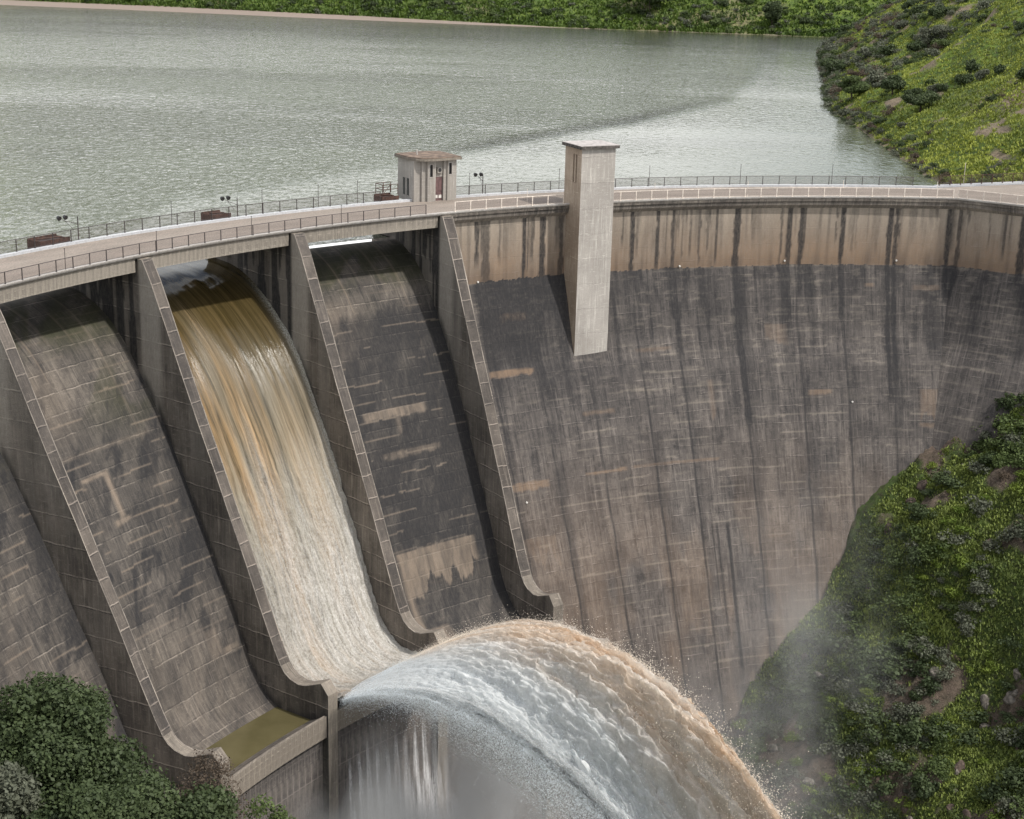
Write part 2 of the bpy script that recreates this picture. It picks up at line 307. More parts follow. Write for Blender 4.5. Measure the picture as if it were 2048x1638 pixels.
# --- parapet fascia and corbel over the solid part, kerbs
UL = -1.26*R
UB = th_k(3)*R+.2                                   # bridge deck left of this, solid crest right of it
under_dam(arc_obj('kerb', [(R-.06, -.02), (R-.06, .02), (R+.30, .02), (R+.30, -.30), (R+.12, -.30), (R-.02, -.14)], UL, U1w+6, M_cap))
under_dam(arc_obj('fascia', [(R+.02, -.14), (R+.02, -.55), (R+.16, -.62), (R+.16, -1.0), (R+.8, -1.0), (R+.8, -.34), (R+.14, -.34)], UB, U1w+6, M_fascia))
under_dam(arc_obj('corbel', [(R+.18, -1.0), (R+.20, -1.04), (R+.82, -1.52), (R+1.6, -1.52), (R+1.6, -1.002)], UB, U1w+6, concrete('corbel_concrete', (.25, .22, .19), (.34, .30, .26), streak=.5, lift=900, vj=3.7, lines=.6)))
for k in range(-1, 4):
    a = (th_k(k-1)*R+PT+.1) if k > -1 else UL; b = th_k(k)*R-.12
    under_dam(arc_obj('bridge_beam', [(R+.05, -.14), (R+.30, -.42), (R+.30, -1.63), (R+.8, -1.63), (R+.8, -.31), (R+.11, -.31)], a, b, M_beam))
under_dam(arc_obj('deck_slab', [(R+.30, -.34), (R+.81, -.34), (R+.81, -1.2), (R+9.1, -1.2), (R+9.55, -1.2), (R+9.55, -.34)], UL, THE*R+.5, M_beam))
under_dam(arc_obj('painted_kerb', [(R+RW-.40, -.30), (R+RW-.40, .0), (R+RW+.14, .0), (R+RW+.14, -.9), (R+RW+.02, -.9), (R+RW+.02, -.30)], UL, THE*R, M_whitekerb))
# road
us = np.arange(UL, THE*R+.01, 1.0); rr = np.array([R+.29, R+3, R+6, R+RW-.39]); A, B = np.meshgrid(us, rr); x, y = stat(A, B)
vr = np.stack([x, y, np.full_like(x, -.24)], -1).reshape(-1, 3); uvr = np.stack([A, B], -1).reshape(-1, 2)
f = gridf(*A.shape)
plz = np.array([[52.4, 191.3+.42], [52.4, 200.3], [53.3, 200.45], [66, 205.7], [84, 212.9], [90, 214], [90, 170.0], [60.2, 187.7]])
nv = len(vr); vr = np.vstack([vr, np.c_[plz, np.full(8, -.246)]]); uvr = np.vstack([uvr, plz])
me = mesh_from('road', vr, [tuple(map(int, q)) for q in f[:, ::-1]]+[tuple(range(nv, nv+8))[::-1]], uv=uvr)
tag(link('road', me, None, M_road), kind='structure')
# outer kerb of the right bank, straight
def straight(name, a, b, w, z0, z1, mat, parent=True):
    a = Vector(a+(0,)); b = Vector(b+(0,)); d = (b-a).normalized(); n = Vector((-d.y, d.x, 0))*w
    mb = MB().prism([a, b, b+n, a+n], z0, z1).build(name, mat); return under_dam(mb) if parent else mb
straight('painted_kerb', (53.21, 200.86), (84.5, 213.9), .5, -.9, 0.0, M_whitekerb)
# --- piers
ogee = [(124.0, -7.2), (121.5, -5.6), (119.5, -4.9), (116.5, -5.25), (114, -6.35), (111.7, -8.3), (109.3, -11.55), (107, -14.9), (104, -20.5), (100.7, -27.2), (98, -32.6), (95.7, -38), (94.3, -39.9), (93, -40.95), (91, -41.5), (89, -41.35), (86.75, -40.15)]
edge = [(108.6, -.38), (107.56, -2.3), (105.9, -6.0), (104.1, -10.1), (102.05, -14.7), (100.0, -19.1), (98.2, -23.2), (96.35, -27.2), (94.7, -31.1), (92.85, -35.2), (92.1, -36.6), (91.6, -37.2), (90.9, -37.62), (89.9, -37.85), (89.0, -37.70), (87.1, -36.9), (86.25, -37.9), (86.2, -74)]
def make_pier(k):
    th = th_k(k); c, s = math.cos(th), math.sin(th)
    def W3(r, z, off): return (CX + r*s + off*c, CY + r*c - off*s, z)
    e = empty('pier', P3(R, th, 0), None, None); under_dam(e)
    inv = Matrix.Translation(-e.location)
    # outline in (r,z): front edge, foot, back, nose
    nose = [(123.4, -74), (123.4, -1.2), (109.4, -1.2), (109.4, -.38)]
    # left face as a fine grid, clipped by columns r
    er = np.array(edge[:-1]); o = np.argsort(er[:, 0]); zt = lambda r: np.interp(r, er[o, 0], er[o, 1])
    rs = np.unique(np.r_[np.arange(86.25, 108.6, .18), 108.6, np.arange(108.8, 123.4, .2), [87.1, 89.9, 91.6]])
    top = np.array([zt(r) if r <= 108.6 else (-.38 if r < 109.35 else -1.2) for r in rs])
    orr = np.array(ogee)[::-1]; bot = np.where(rs < 87, -74, np.interp(rs, orr[:, 0], orr[:, 1])-1.5); bot = np.where(rs > 121, -9, bot)
    bot = np.where(rs < 94, -60, bot)
    n = 170; tt = np.linspace(0, 1, n)[:, None]; ZG = top[None]*(1-tt)+bot[None]*tt; RG = np.repeat(rs[None], n, 0)
    d = np.zeros_like(ZG); g = np.zeros_like(ZG); m = np.zeros_like(ZG)
    nz = fbm(RG*1.4, ZG*.1+k*7, 70); z2 = fbm(RG*.5, ZG*.06+k*3, 71)
    # black runs below the deck, sunlit strip near the front edge painted pale
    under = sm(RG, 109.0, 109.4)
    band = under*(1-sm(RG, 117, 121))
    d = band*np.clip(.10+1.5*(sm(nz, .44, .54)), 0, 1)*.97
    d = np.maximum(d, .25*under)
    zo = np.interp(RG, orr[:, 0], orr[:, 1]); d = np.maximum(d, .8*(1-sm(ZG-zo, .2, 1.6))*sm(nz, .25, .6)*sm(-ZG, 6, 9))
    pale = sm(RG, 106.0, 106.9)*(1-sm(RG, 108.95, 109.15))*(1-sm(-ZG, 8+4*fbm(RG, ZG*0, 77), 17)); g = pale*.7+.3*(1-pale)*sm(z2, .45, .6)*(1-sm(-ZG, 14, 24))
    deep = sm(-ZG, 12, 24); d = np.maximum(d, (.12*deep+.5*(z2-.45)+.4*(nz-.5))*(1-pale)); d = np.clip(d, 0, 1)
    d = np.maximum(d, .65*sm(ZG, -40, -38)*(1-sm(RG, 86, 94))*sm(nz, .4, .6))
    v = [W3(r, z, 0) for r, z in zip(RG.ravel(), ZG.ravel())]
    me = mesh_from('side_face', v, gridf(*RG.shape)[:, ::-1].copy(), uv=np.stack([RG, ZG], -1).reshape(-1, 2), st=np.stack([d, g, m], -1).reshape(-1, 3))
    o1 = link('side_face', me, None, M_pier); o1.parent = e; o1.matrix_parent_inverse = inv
    for o_ in (0.0, PT-.09):
        vv = []; ff = []
        for r, z in edge[:16]: vv += [W3(r-.006, z+.004, o_-.006), W3(r-.006, z+.004, o_+.10)]
        for i in range(15): ff.append((2*i, 2*i+1, 2*i+3, 2*i+2))
        oe = link('edge_line', mesh_from('edge_line', np.array(vv), ff), None, M_edge); oe.parent = e; oe.matrix_parent_inverse = inv
    # coping strip that faces downstream (stepped pours) and bucket end
    v = []; f = []; ed = edge
    for r, z in ed: v += [W3(r, z, 0), W3(r, z, PT)]
    for i in range(len(ed)-1): f.append((2*i, 2*i+1, 2*i+3, 2*i+2))
    split = 10
    def strip(name, i0, i1, mat):
        fs = f[i0:i1]; ids = sorted({q for t in fs for q in t}); mp_ = {q: i for i, q in enumerate(ids)}
        vv = [v[q] for q in ids]; pl = np.r_[0, np.cumsum([math.dist(ed[i], ed[i+1]) for i in range(len(ed)-1)])]
        uv = [(k*3.1+(q % 2)*PT, -pl[q//2]) for q in ids]
        o = link(name, mesh_from(name, np.array(vv), [tuple(mp_[q] for q in t) for t in fs], uv=uv), None, mat)
        o.parent = e; o.matrix_parent_inverse = inv
    strip('coping', 0, 10, M_pierface); strip('bucket_coping', 10, 16, M_bucket); strip('end_face', 16, 17, M_bucket)
    # right face, back nose and top under the deck
    poly = [(r, z) for r, z in ed]+nose
    vv = [W3(r, z, PT) for r, z in poly]
    o3 = link('side_face', mesh_from('side_face', np.array(vv), [tuple(range(len(poly)))], st=np.zeros((len(poly), 3))), None, M_pier); o3.parent = e; o3.matrix_parent_inverse = inv
    mb = MB(); nn = [(123.4, 0), (124.1, .15), (124.4, PT/2), (124.1, PT-.15), (123.4, PT)]
    vs = [W3(r, -1.2, o) for r, o in nn]+[W3(r, -30, o) for r, o in nn]
    mb.add(vs, [(i, i+1, i+6, i+5) for i in range(4)]+[(0, 4, 3, 2, 1)])
    mb.add([W3(108.6, -.38, 0), W3(109.4, -.38, 0), W3(109.4, -.38, PT), W3(108.6, -.38, PT)], [(0, 1, 2, 3)])
    o4 = mb.build('nose', M_bucket); o4.parent = e; o4.matrix_parent_inverse = inv
for k in range(-1, 4): make_pier(k)
# --- chutes
def prof_path(prof, step):
    p = np.array(prof, float); l = np.r_[0, np.cumsum(np.hypot(*np.diff(p, axis=0).T))]; 
    # smooth the profile
    q = np.arange(0, l[-1], step); q = np.r_[q, l[-1]]
    a = np.interp(q, l, p[:, 0]); b = np.interp(q, l, p[:, 1])
    w = int(1.2/step); ker = np.ones(2*w+1)/(2*w+1)
    for _ in range(2):
        a2 = np.convolve(np.pad(a, w, mode='reflect', reflect_type='odd'), ker, 'valid'); b2 = np.convolve(np.pad(b, w, mode='reflect', reflect_type='odd'), ker, 'valid'); a, b = a2, b2
    return a, b, q
gate_top = [(120.3, -5.4), (119.7, -4.35), (118.3, -4.38), (116.5, -4.9), (114, -6.15), (111.7, -8.2)]
def make_chute(k):                                     # between pier k-1... k : left wall pier k, right wall pier k+1
    e = empty('spillway_chute', P3(R, th_k(k)+.08, -5), None, None); under_dam(e); inv = Matrix.Translation(-e.location)
    prof = gate_top+ogee[6:] if k != 1 else [(125, -8), (121.5, -7.3), (119.5, -7.2), (117, -7.8), (114.3, -9.1), (111.8, -11.2), (109.9, -13.8)]+[(r+.75, z-.65) for r, z in ogee[7:13]]+[(93.3, -41.9), (91.2, -42.4), (89.1, -42.2), (86.8, -40.5)]
    rr, zz, ll = prof_path(prof, .16)
    if k != 1: rr[:8] = np.interp(ll[:8], [0, ll[7]], [119.9, rr[7]]); 
    nc = 120 if k >= 0 else 60; fr = np.linspace(0, 1, nc)
    FR, RRr = np.meshgrid(fr, rr); _, Zz = np.meshgrid(fr, zz); _, LL = np.meshgrid(fr, ll)
    TH = th_k(k)+PT/RRr + FR*(DTH-PT/RRr); UUc = TH*RRr
    x = CX+RRr*np.sin(TH); y = CY+RRr*np.cos(TH)
    d = .42*sm(-Zz, 12, 17)*(1-sm(-Zz, 26, 36))*(1 if k != -1 else .8)
    if k == 2: d = .75*sm(-Zz, 9.5, 11.5)*(1-.35*sm(-Zz, 30, 36))
    d = d + .5*(fbm(UUc*1.3, LL*.09, 80+k)-.5) + .4*(fbm(UUc*.25, LL*.2, 81+k)-.5) + .42*(vn(np.floor(UUc/2.6)*3.3+.5, np.floor(LL/2.0)*5.1+.5, 90+k)-.45) + .5*(fbm(UUc*.9, LL*.45, 95+k)-.5)
    d = d+.12+.5*sm(fbm(UUc*.6, LL*.30, 98+k, 5)+.25*(vn(np.floor(UUc/2.6)*2.3+.5, np.floor(LL/2.0)*3.7+.5, 97)-.5), .50, .62)*sm(-Zz, 7, 12)*(1-.5*sm(-Zz, 30, 38))*sm(fbm(UUc*3, LL*.6, 99), .25, .6)-.06
    lh = np.abs(((LL+.4*fbm(UUc*.4, LL*0, 93)) % 2.0)-1.0) < .085; lm = lh*sm(fbm(UUc*.35, np.floor(LL/2)*3.1+.5, 94+k), .50, .60)*(.3+.7*sm(-Zz, 9, 13)*(1-sm(-Zz, 28, 34)))
    pier_shade = np.exp(-((1-FR)*17/1.6)**2)*sm(-Zz, 8, 12); d = d+.55*pier_shade  # shadow of the right pier painted as a dark strip on the floor
    mo = .75*sm(-Zz, 4.2, 5)*(1-sm(-Zz, 6.2+.8*fbm(UUc, UUc*0, 5), 9))*sm(fbm(UUc*.4, LL*.3, 83), .3, .6) + .6*np.exp(-((-Zz-12.5)/3)**2)*sm(fbm(UUc*.3, LL*.3, 84), .45, .65)*sm(FR, .3, .9)
    t = .35*sm(-Zz, 8, 10)*(1-sm(-Zz, 12, 17))*sm(1-FR, .3, .9) if k != -1 else .3*(1-sm(FR, .4, .9))*fbm(UUc, LL*.1, 88)
    t = np.maximum(t, .22*sm(-Zz, 25, 36)*fbm(UUc*1.5, LL*.1, 85)) if k != 2 else t
    def pt_(f0, f1, z, h, s, rag=.6):
        nonlocal t, d
        n = fbm(FR*17*.9, FR*0+z, 66); zz_ = z + .25*(fbm(FR*17*.5, FR*0, 67)-.5); lo = zz_-h*(1-rag+rag*2*n)
        m_ = np.clip(.35+.85*fbm(FR*17*2.4, Zz*.5, 68), 0, 1)*sm(FR, f0, f0+.02+.04*n)*(1-sm(FR, f1-.02-.04*n, f1))*sm(-Zz, -zz_-.1, -zz_+.08)*(1-sm(-Zz, -lo-.1, -lo+.2))
        t = np.maximum(t, m_*s); d = d*(1-m_*s)
    if k == 2:
        pt_(.22, .74, -19.5, .8, .8); pt_(.27, .78, -23.6, .6, .6); pt_(.20, .86, -33.1, 3.4, .85, .9); pt_(.17, .27, -33.1, 6.5, .8, .3); pt_(.1, .45, -40.4, 2, .7)
        pt_(.45, .53, -19.6, 2.4, .5); pt_(.62, .66, -23.6, 2.2, .5)
    if k == 0:
        pt_(.30, .53, -17.9, .35, .85); pt_(.46, .53, -18.0, 4.0, .9, .1); pt_(.40, .56, -21.9, .4, .9); pt_(.30, .34, -18, 1.2, .6); pt_(.8, .98, -35.2, .5, .6); pt_(.1, .9, -15.9, .3, .4); pt_(.7, .85, -33.2, 2.6, .4)
    if k in (0, 2):                                    # pale calcite lines
        for c, w_, za, zb, s_ in ((.82, .005, -4.5, -40, .35), (.42, .006, -4.2, -12, .45), (.55, .005, -4.2, -9, .35), (.70, .006, -4.2, -9, .3)):
            t = np.maximum(t, np.exp(-((FR-c)/w_)**2)*s_*(1-sm(-Zz, -zb-3, -zb)))
    t = np.maximum(t, lm*.55); d = np.clip(np.where(lm > .3, d*.35, d), 0, .95)
    me = mesh_from('chute_floor', np.stack([x, y, Zz], -1).reshape(-1, 3), gridf(*FR.shape)[:, ::-1].copy(), uv=np.stack([UUc*(110/RRr), LL], -1).reshape(-1, 2),
                   st=np.stack([d, np.clip(t, 0, 1), np.clip(mo, 0, 1)], -1).reshape(-1, 3), smooth=True)
    o = link('chute_floor', me, None, M_chute); o.parent = e; o.matrix_parent_inverse = inv
    # lip band and wall below
    def arcp(name, prof, mat):
        n = 16; v = []; f = []; np_ = len(prof)
        for i in range(n+1):
            for r, z in prof:
                th = th_k(k)+PT/r + i/n*(DTH-PT/r); v.append(P3(r, th, z))
        for i in range(n):
            for j in range(np_-1): a = i*np_+j; f.append((a, a+1, a+1+np_, a+np_))
        st = np.zeros((len(v), 3)); o = link(name, mesh_from(name, np.array(v), f, st=st), None, mat); o.parent = e; o.matrix_parent_inverse = inv; return o
    arcp('lip', [(87.3, -40.45), (86.75, -40.0), (86.45, -40.0), (86.45, -42.15), (87.0, -42.3)], M_bucket)
    arcp('foot_wall', [(86.95, -42.2), (87.0, -74)], M_wall)
for k in range(-1, 3): make_chute(k)
# ================================================================== ELEVATOR TOWER
TT = -0.4665; tw = empty('lift_tower', P3(R-2.5, TT, -17.4), 'tall square pale concrete tower with slit windows rising from the dam face', 'tower')
MT = Matrix.Translation(Vector(P3(R, TT, 0))) @ Matrix.Rotation(-TT, 4, 'Z')        # local x along the arch, y outward
def tpart(name, mb, mat, parent, inv):
    mb.v = [MT @ Vector(p) for p in mb.v]; o = mb.build(name, mat); o.parent = parent; o.matrix_parent_inverse = inv; return o
ti = Matrix.Translation(-tw.location); w = 4.33
def shaft():
    v = []; z0, z1, zs0, zs1 = -17.6, 6.45, 0.9, 5.6
    mb = MB()
    y0, y1 = -2.47, 1.4; sl = [(-1.45, -1.2), (-2.0, -1.72)]
    mb.add([(0, y0, z0), (w, y0, z0), (w, y1, z0), (0, y1, z0), (0, y0, z1), (w, y0, z1), (w, y1, z1), (0, y1, z1)],
           [(0, 1, 5, 4), (1, 2, 6, 5), (2, 3, 7, 6), (4, 5, 6, 7)])
    tpart('shaft', mb, M_tower, tw, ti); mb = MB(); ys = [y1, -.50, -.82, -1.12, -1.44, y0]; zz = [z0, 2.55, 5.75, z1]      # left face cut by two slits
    for i in range(5):
        for j in range(3):
            if j == 1 and i in (1, 3): 
                a, b = ys[i], ys[i+1]; c0, c1 = zz[1], zz[2]
                mb.add([(0, a, c0), (.35, a, c0), (.35, a, c1), (0, a, c1)], [(0, 1, 2, 3)]); mb.add([(0, b, c0), (.35, b, c0), (.35, b, c1), (0, b, c1)], [(3, 2, 1, 0)])
                mb.add([(0, a, c0), (0, b, c0), (.35, b, c0), (.35, a, c0)], [(0, 1, 2, 3)]); continue
            a, b = ys[i], ys[i+1]; mb.add([(0, a, zz[j]), (0, b, zz[j]), (0, b, zz[j+1]), (0, a, zz[j+1])], [(0, 1, 2, 3)])
    return mb
tpart('side_wall', shaft(), M_towerside, tw, ti)
for a in (-.5, -1.12): tpart('slit_window', MB().box((.34, a-.34, 2.5), (.37, a+.02, 5.8)), M_door, tw, ti)
roof = tpart('roof_slab', MB().box((-.32, -2.8, 6.47), (w+.32, 1.72, 6.80)), M_slabedge, tw, ti)
tpart('roof_top', MB().box((-.30, -2.78, 6.802), (w+.30, 1.70, 6.86)), M_slab, tw, ti)
def disc(th, z, label):
    r = float(wall_r(z))-.06; c = Vector(P3(r, th, z)); n = Vector((-math.sin(th), -math.cos(th), .25)).normalized()
    o = MB().tube(c, c+n*.10, .13, .11, 8).tube(c+n*.10, c+n*.14, .05, .03, 6).build('survey_target', M_white); tag(o, label, 'survey target', 'white survey targets on the dam face')
for u_, z_, lb in ((-62.2, -8.3, 'small white round target at the break of the face by the right spillway pier'), (-35.9, -8.2, 'small white round target on the break line right of the tower'), (-22.4, -7.9, 'small white round target at the foot of the black double streak'), (-8.3, -7.9, 'small white round target at the foot of the far right paired streaks'), (-61.2, -31.6, 'small white round target low on the face beside the spillway pier'), (-14.6, -24.0, 'small white round target in the middle of the right hand face')):
    disc(u_/R, z_, lb)
# ================================================================== CONTROL HOUSE
TH_H = -.5985; hs = empty('control_house', P3(R+8.1, TH_H+.02, 0), 'small concrete gatehouse with brown door and curved flat roof beside the road', 'building')
hp = P3(R+8.15, TH_H, 0); MT = Matrix.Translation(Vector(hp)) @ Matrix.Rotation(-(TH_H+.02), 4, 'Z'); hi = Matrix.Translation(-hs.location)
HW, HD, HH = 4.75, 4.3, 4.45; zb = -.28
def hpart(n, mb, m, par=None): return tpart(n, mb, m, par or hs, (Matrix.Translation(-hs.location)))
g = MB()
xs = [0, .85, .9, 2.0-.16, 2.0, 3.25, 3.4, HW-.55]
# front: left pilaster, window bay, recessed door bay, right bay; each a solid block set at its own depth
g.box((-.55, .55, zb), (.35, HD, HH)); g.box((.352, .30, zb), (.95, HD, HH-.002)); g.box((.952, 0, zb), (1.22, .5, HH-.004)); g.box((1.222, 0, zb), (1.62, .5, 2.55)); g.box((1.222, 0, 3.95), (1.62, .5, HH-.004)); g.box((1.622, 0, zb), (2.0, .5, HH-.004))
g.box((.954, .502, zb), (HW-.7, HD-.002, HH-.006)); g.box((3.12, .18, zb), (3.55, .5, HH-.005)); g.box((2.002, .38, 2.5), (3.118, .5, HH-.007))
g.box((3.552, 0, zb), (3.72, .5, HH-.004)); g.box((3.722, 0, zb), (4.12, .5, 2.75)); g.box((3.722, 0, 4.05), (4.12, .5, HH-.004)); g.box((4.122, 0, zb), (HW-.02, .5, HH-.004)); g.box((HW-.698, .502, zb), (HW-.022, HD, HH-.006))
hpart('wall', g, M_house)
for a, c0, c1 in ((1.24, 2.57, 3.93), (3.74, 2.77, 4.03)):
    fr = hpart('window', MB().box((a, .2, c0), (a+.36, .24, c1)), M_glass)
    hpart('window_frame', MB().box((a-.10, -.035, c0-.09), (a-.02, -.002, c1+.09)).box((a+.38, -.035, c0-.09), (a+.46, -.002, c1+.09)).box((a-.018, -.035, c0-.09), (a+.378, -.002, c0-.02)).box((a-.018, -.035, c1+.02), (a+.378, -.002, c1+.09)), M_cap, None)
for a in (1.0, 1.9):
    hpart('window', MB().box((-.58, .65+a, .35), (-.552, 1.15+a, 2.3)), M_glass)
dr = hpart('door', MB().box((2.06, .40, zb), (3.06, .495, 2.44)), M_door); hpart('door_handle', MB().box((2.9, .36, .75), (2.95, .398, .95)), M_steel)
for a in (2.12, 2.62): hpart('notice_plate', MB().box((a, .375, .05), (a+.36, .396, .42)), M_white)
ob = MB().box((2.30, .12, 2.95), (2.92, .378, 3.6)); hpart('vent_box', ob, M_house)
cb = MB(); cb.tube((2.61, .10, 3.28), (2.61, .118, 3.28), .22, n=16); hpart('vent_grille', cb, M_black)
def roofpts(o):
    pts = []
    for i in range(9):
        t = i/8*math.pi/2; pts.append((-.55-o+2.3*(1-math.sin(t)), .0-o+2.3*(1-math.cos(t))+(.0)))
    return [(-.75-o, HD+.2+o)]+[(-.75-o, 1.9)]+[(-.75-o+1.9*(1-math.cos(a)), 1.9-(1.9+.45+o)*math.sin(a)) for a in np.linspace(.2, 1.4, 6)]+[(1.9, -.55-o), (HW+.3+o, -.35-o), (HW+.3+o, HD+.1+o), (3.0, HD+.9+o)]
hpart('roof', MB().prism(roofpts(.12)[::-1], HH, HH+.26), M_bucket); hpart('roof_covering', MB().prism(roofpts(.04)[::-1], HH+.262, HH+.36), M_roof)
hpart('vent_pipe', MB().tube((1.0, 2.6, HH+.34), (.95, 2.6, HH+.95), .09, n=8), M_cap)
# ================================================================== RAILINGS
def rail_post(h, mat, w=.07):
    me = bpy.data.meshes.new('post'); mb = MB().box((-w/2, -w/2, -.05), (w/2, w/2, h)).box((-w, -w, -.0), (w, w, .05))
    me.from_pydata([tuple(p) for p in mb.v], [], mb.f); me.materials.append(mat); return me
def railing(name, label, r, u0, u1, h, mat, skips, pts=None, nmesh=True, dens=True):
    if pts is None:
        us = list(np.arange(u0, u1, 2.0)); us = [u for u in us if not any(a < u < b for a, b in skips)]
        P = [(float(stat(u, r)[0]), float(stat(u, r)[1]), float(u)) for u in us]
    else: P = pts
    e = empty(name, (P[0][0], P[0][1], 0), label, 'railing'); inv = Matrix.Translation(-e.location)
    pm = rail_post(h, mat, .10 if mat is M_lsteel else .07)
    for i, (x, y, u) in enumerate(P):
        o = bpy.data.objects.new('post', pm); COL.objects.link(o); o.parent = e; o.location = Vector((x, y, 0))-e.location
        j = min(i, len(P)-2); o.rotation_euler = (0, 0, math.atan2(P[j+1][1]-P[j][1], P[j+1][0]-P[j][0]))
    top = MB(); mid = MB(); net = MB()
    for a, b in zip(P[:-1], P[1:]):
        if math.dist(a[:2], b[:2]) > 3.2: continue
        A = Vector((a[0], a[1], 0)); B = Vector((b[0], b[1], 0))
        top.tube(A+Vector((0, 0, h)), B+Vector((0, 0, h)), .032, n=4)
        top.tube(A+Vector((0, 0, .12)), B+Vector((0, 0, .12)), .02, n=4)
        net.add([A+Vector((0, 0, .13)), B+Vector((0, 0, .13)), B+Vector((0, 0, h-.03)), A+Vector((0, 0, h-.03))], [(0, 1, 2, 3)])
    for n_, m_, mt in (('rail', top, mat), ('wire_mesh', net, M_net)):
        o = m_.build(n_, mt); o.parent = e; o.matrix_parent_inverse = inv
    return e
def net_mat():
    t = T('wire_net'); tr = t.n('BsdfTransparent'); uv = t.uv(); sp = t.n('SeparateXYZ'); t.put(sp, 0, uv)
    a = t.math('ADD', sp.outputs[0], sp.outputs[1]); b = t.math('SUBTRACT', sp.outputs[0], sp.outputs[1])
    def l(c): return t.math('LESS_THAN', t.math('FRACT', t.math('DIVIDE', c, .06)), .12)
    m = t.math('ADD', .20, t.math('MULTIPLY', t.math('MAXIMUM', l(a), l(b)), .25)); ms = t.n('MixShader'); t.put(ms, 0, m); t.put(ms, 1, tr.outputs[0]); t.put(ms, 2, t.b.outputs[0]); t.put(t.out, 0, ms.outputs[0])
    t.set(Base_Color=(.07, .045, .042), Roughness=.6, Metallic=.0); return t.m
M_net = net_mat()
uT = TT*R
railing('railing', 'dark mesh railing along the near edge of the deck over the spillways', R+.06, UL+6, th_k(3)*R, 1.05, M_steel, [])
railing('railing', 'short pale railing on the near kerb left of the tower', R+.06, th_k(3)*R+1.9, uT-.2, 1.05, M_lsteel, [])
railing('railing', 'long pale railing on the near kerb right of the tower', R+.06, uT+4.6, THE*R, 1.05, M_lsteel, [])
ip = [(KINK[0]+LD[0]*d, KINK[1]+LD[1]*d, 0) for d in (0, 1.05, 3.05, 5.05, 7.05, 9.05, 11.05, 13.05, 15.05, 17.05, 19.05, 21.05, 23.05, 25.05)]
railing('railing', 'short white railing turning off at the right end of the near kerb', 0, 0, 0, 1.1, M_lsteel, [], ip)
uHs = TH_H*R
railing('railing', 'dark steel railing along the reservoir edge left of the gatehouse', R+RW, UL+6, uHs-2.2, 1.15, M_steel, [])
railing('railing', 'grey steel railing along the reservoir edge between gatehouse and right bank', R+RW, uHs+4.7, THE*R-1, 1.05, M_steel, [])
D2 = Vector((.923, .385)); op = [(53.6+D2.x*d, 201.05+D2.y*d, 0) for d in np.arange(0, 32, 1.65)]
railing('railing', 'rusty brown railing on the straight kerb by the right bank', 0, 0, 0, 1.15, M_rust, [], op)
# slim poles that stand along both railings
def slim_pole(x, y, h, mat, label, grp):
    mb = MB().tube((x, y, 0), (x, y, h), .035, .028, 5).tube((x, y, h-.06), (x, y, h), .06, .06, 5); o = mb.build('slim_pole', mat)
    return tag(o, label, 'pole', grp)
for i, th in enumerate((-1.047, -.9461, -.8386, -.7348, -.516, -.3653, -.256, -.1459, -.0395)):
    x, y, _ = P3(R+.2, th, 0); slim_pole(x, y, 1.9, M_steel if i < 4 else M_lsteel, 'slim metal pole standing at the near railing of the crest road', 'slim poles along the near railing')
for i, th in enumerate((-.8615, -.7648, -.7038, -.6608, -.5359, -.4352, -.3337, -.2317, -.1302)):
    x, y, _ = P3(R+RW+.12, th, 0); slim_pole(x, y, 2.5, M_steel, 'slim metal pole standing at the reservoir side railing', 'slim poles along the reservoir railing')
for (x, y) in ((57.1, 202.6), (67.0, 206.9)): slim_pole(x, y, 2.7, M_lsteel, 'pale thin pole beside the rusty railing by the right bank', 'pale poles by the right bank')
def flood(th, label, arm, h):
    x, y, _ = P3(R+RW+.15, th, 0); e = empty('floodlight_post', (x, y, 0), label, 'floodlight', 'floodlight posts on the reservoir side'); inv = Matrix.Translation(-e.location)
    t = Vector((math.cos(th), -math.sin(th), 0))*-1; n = Vector((math.sin(th), math.cos(th), 0)); A = Vector((x, y, 0))
    def pp(n_, mb, m, par=e): o = mb.build(n_, m); o.parent = par; o.matrix_parent_inverse = Matrix.Translation(-e.location); return o
    pp('pole', MB().tube(A, A+Vector((0, 0, h)), .06, .05), M_steel)
    E = A+t*arm+n*.4+Vector((0, 0, h-.25))
    pp('arm', MB().tube(A+Vector((0, 0, h-.75)), E, .035, .03).tube(A+t*arm*.35+Vector((0, 0, h-1.2)), E-(t*.2), .02), M_steel)
    for s in (-.32, .42):
        c = E+t*s+Vector((0, 0, .32)); pp('floodlight', MB().tube(c+n*.12, c-n*.16+Vector((0, 0, -.1)), .17, .25, 8).tube(c-Vector((0, 0, .3)), c, .03), M_black)
flood(-.958, 'leftmost double floodlight post on the reservoir side, arm reaching left', 1.5, 2.3)
flood(-.7915, 'double floodlight post above the brown hoist box, second from left', 1.2, 2.0)
flood(-.521, 'small floodlight post just right of the gatehouse', .4, 2.2)
# hoist boxes outside the railing
def hoist(th, wd, label):
    e = empty('hoist_platform', P3(R+RW+.6, th, -.2), label, 'hoist platform', 'brown hoist platforms outside the railing'); inv = Matrix.Translation(-e.location)
    Mx = Matrix.Translation(Vector(P3(R+RW+.35, th, 0))) @ Matrix.Rotation(-th, 4, 'Z')
    def pp(n_, mb, m): mb.v = [Mx @ Vector(p) for p in mb.v]; o = mb.build(n_, m); o.parent = e; o.matrix_parent_inverse = inv
    pp('box', MB().box((0, 0, -1.2), (wd, .08, .42)).box((0, .08, -1.2), (.08, 1.9, .42)).box((wd-.08, .08, -1.2), (wd, 1.9, .30)).box((.08, 1.82, -1.2), (wd-.08, 1.9, .5)), M_rust)
    pp('grating', MB().box((.08, .08, .1), (wd-.08, 1.82, .14)), M_steel)
    pp('shaft', MB().tube((.4, .9, .5), (wd-.3, .9, .35), .08), M_rust)
    return pp
hoist(-.995, 3.6, 'brown steel hoist box at the reservoir railing, leftmost of three')
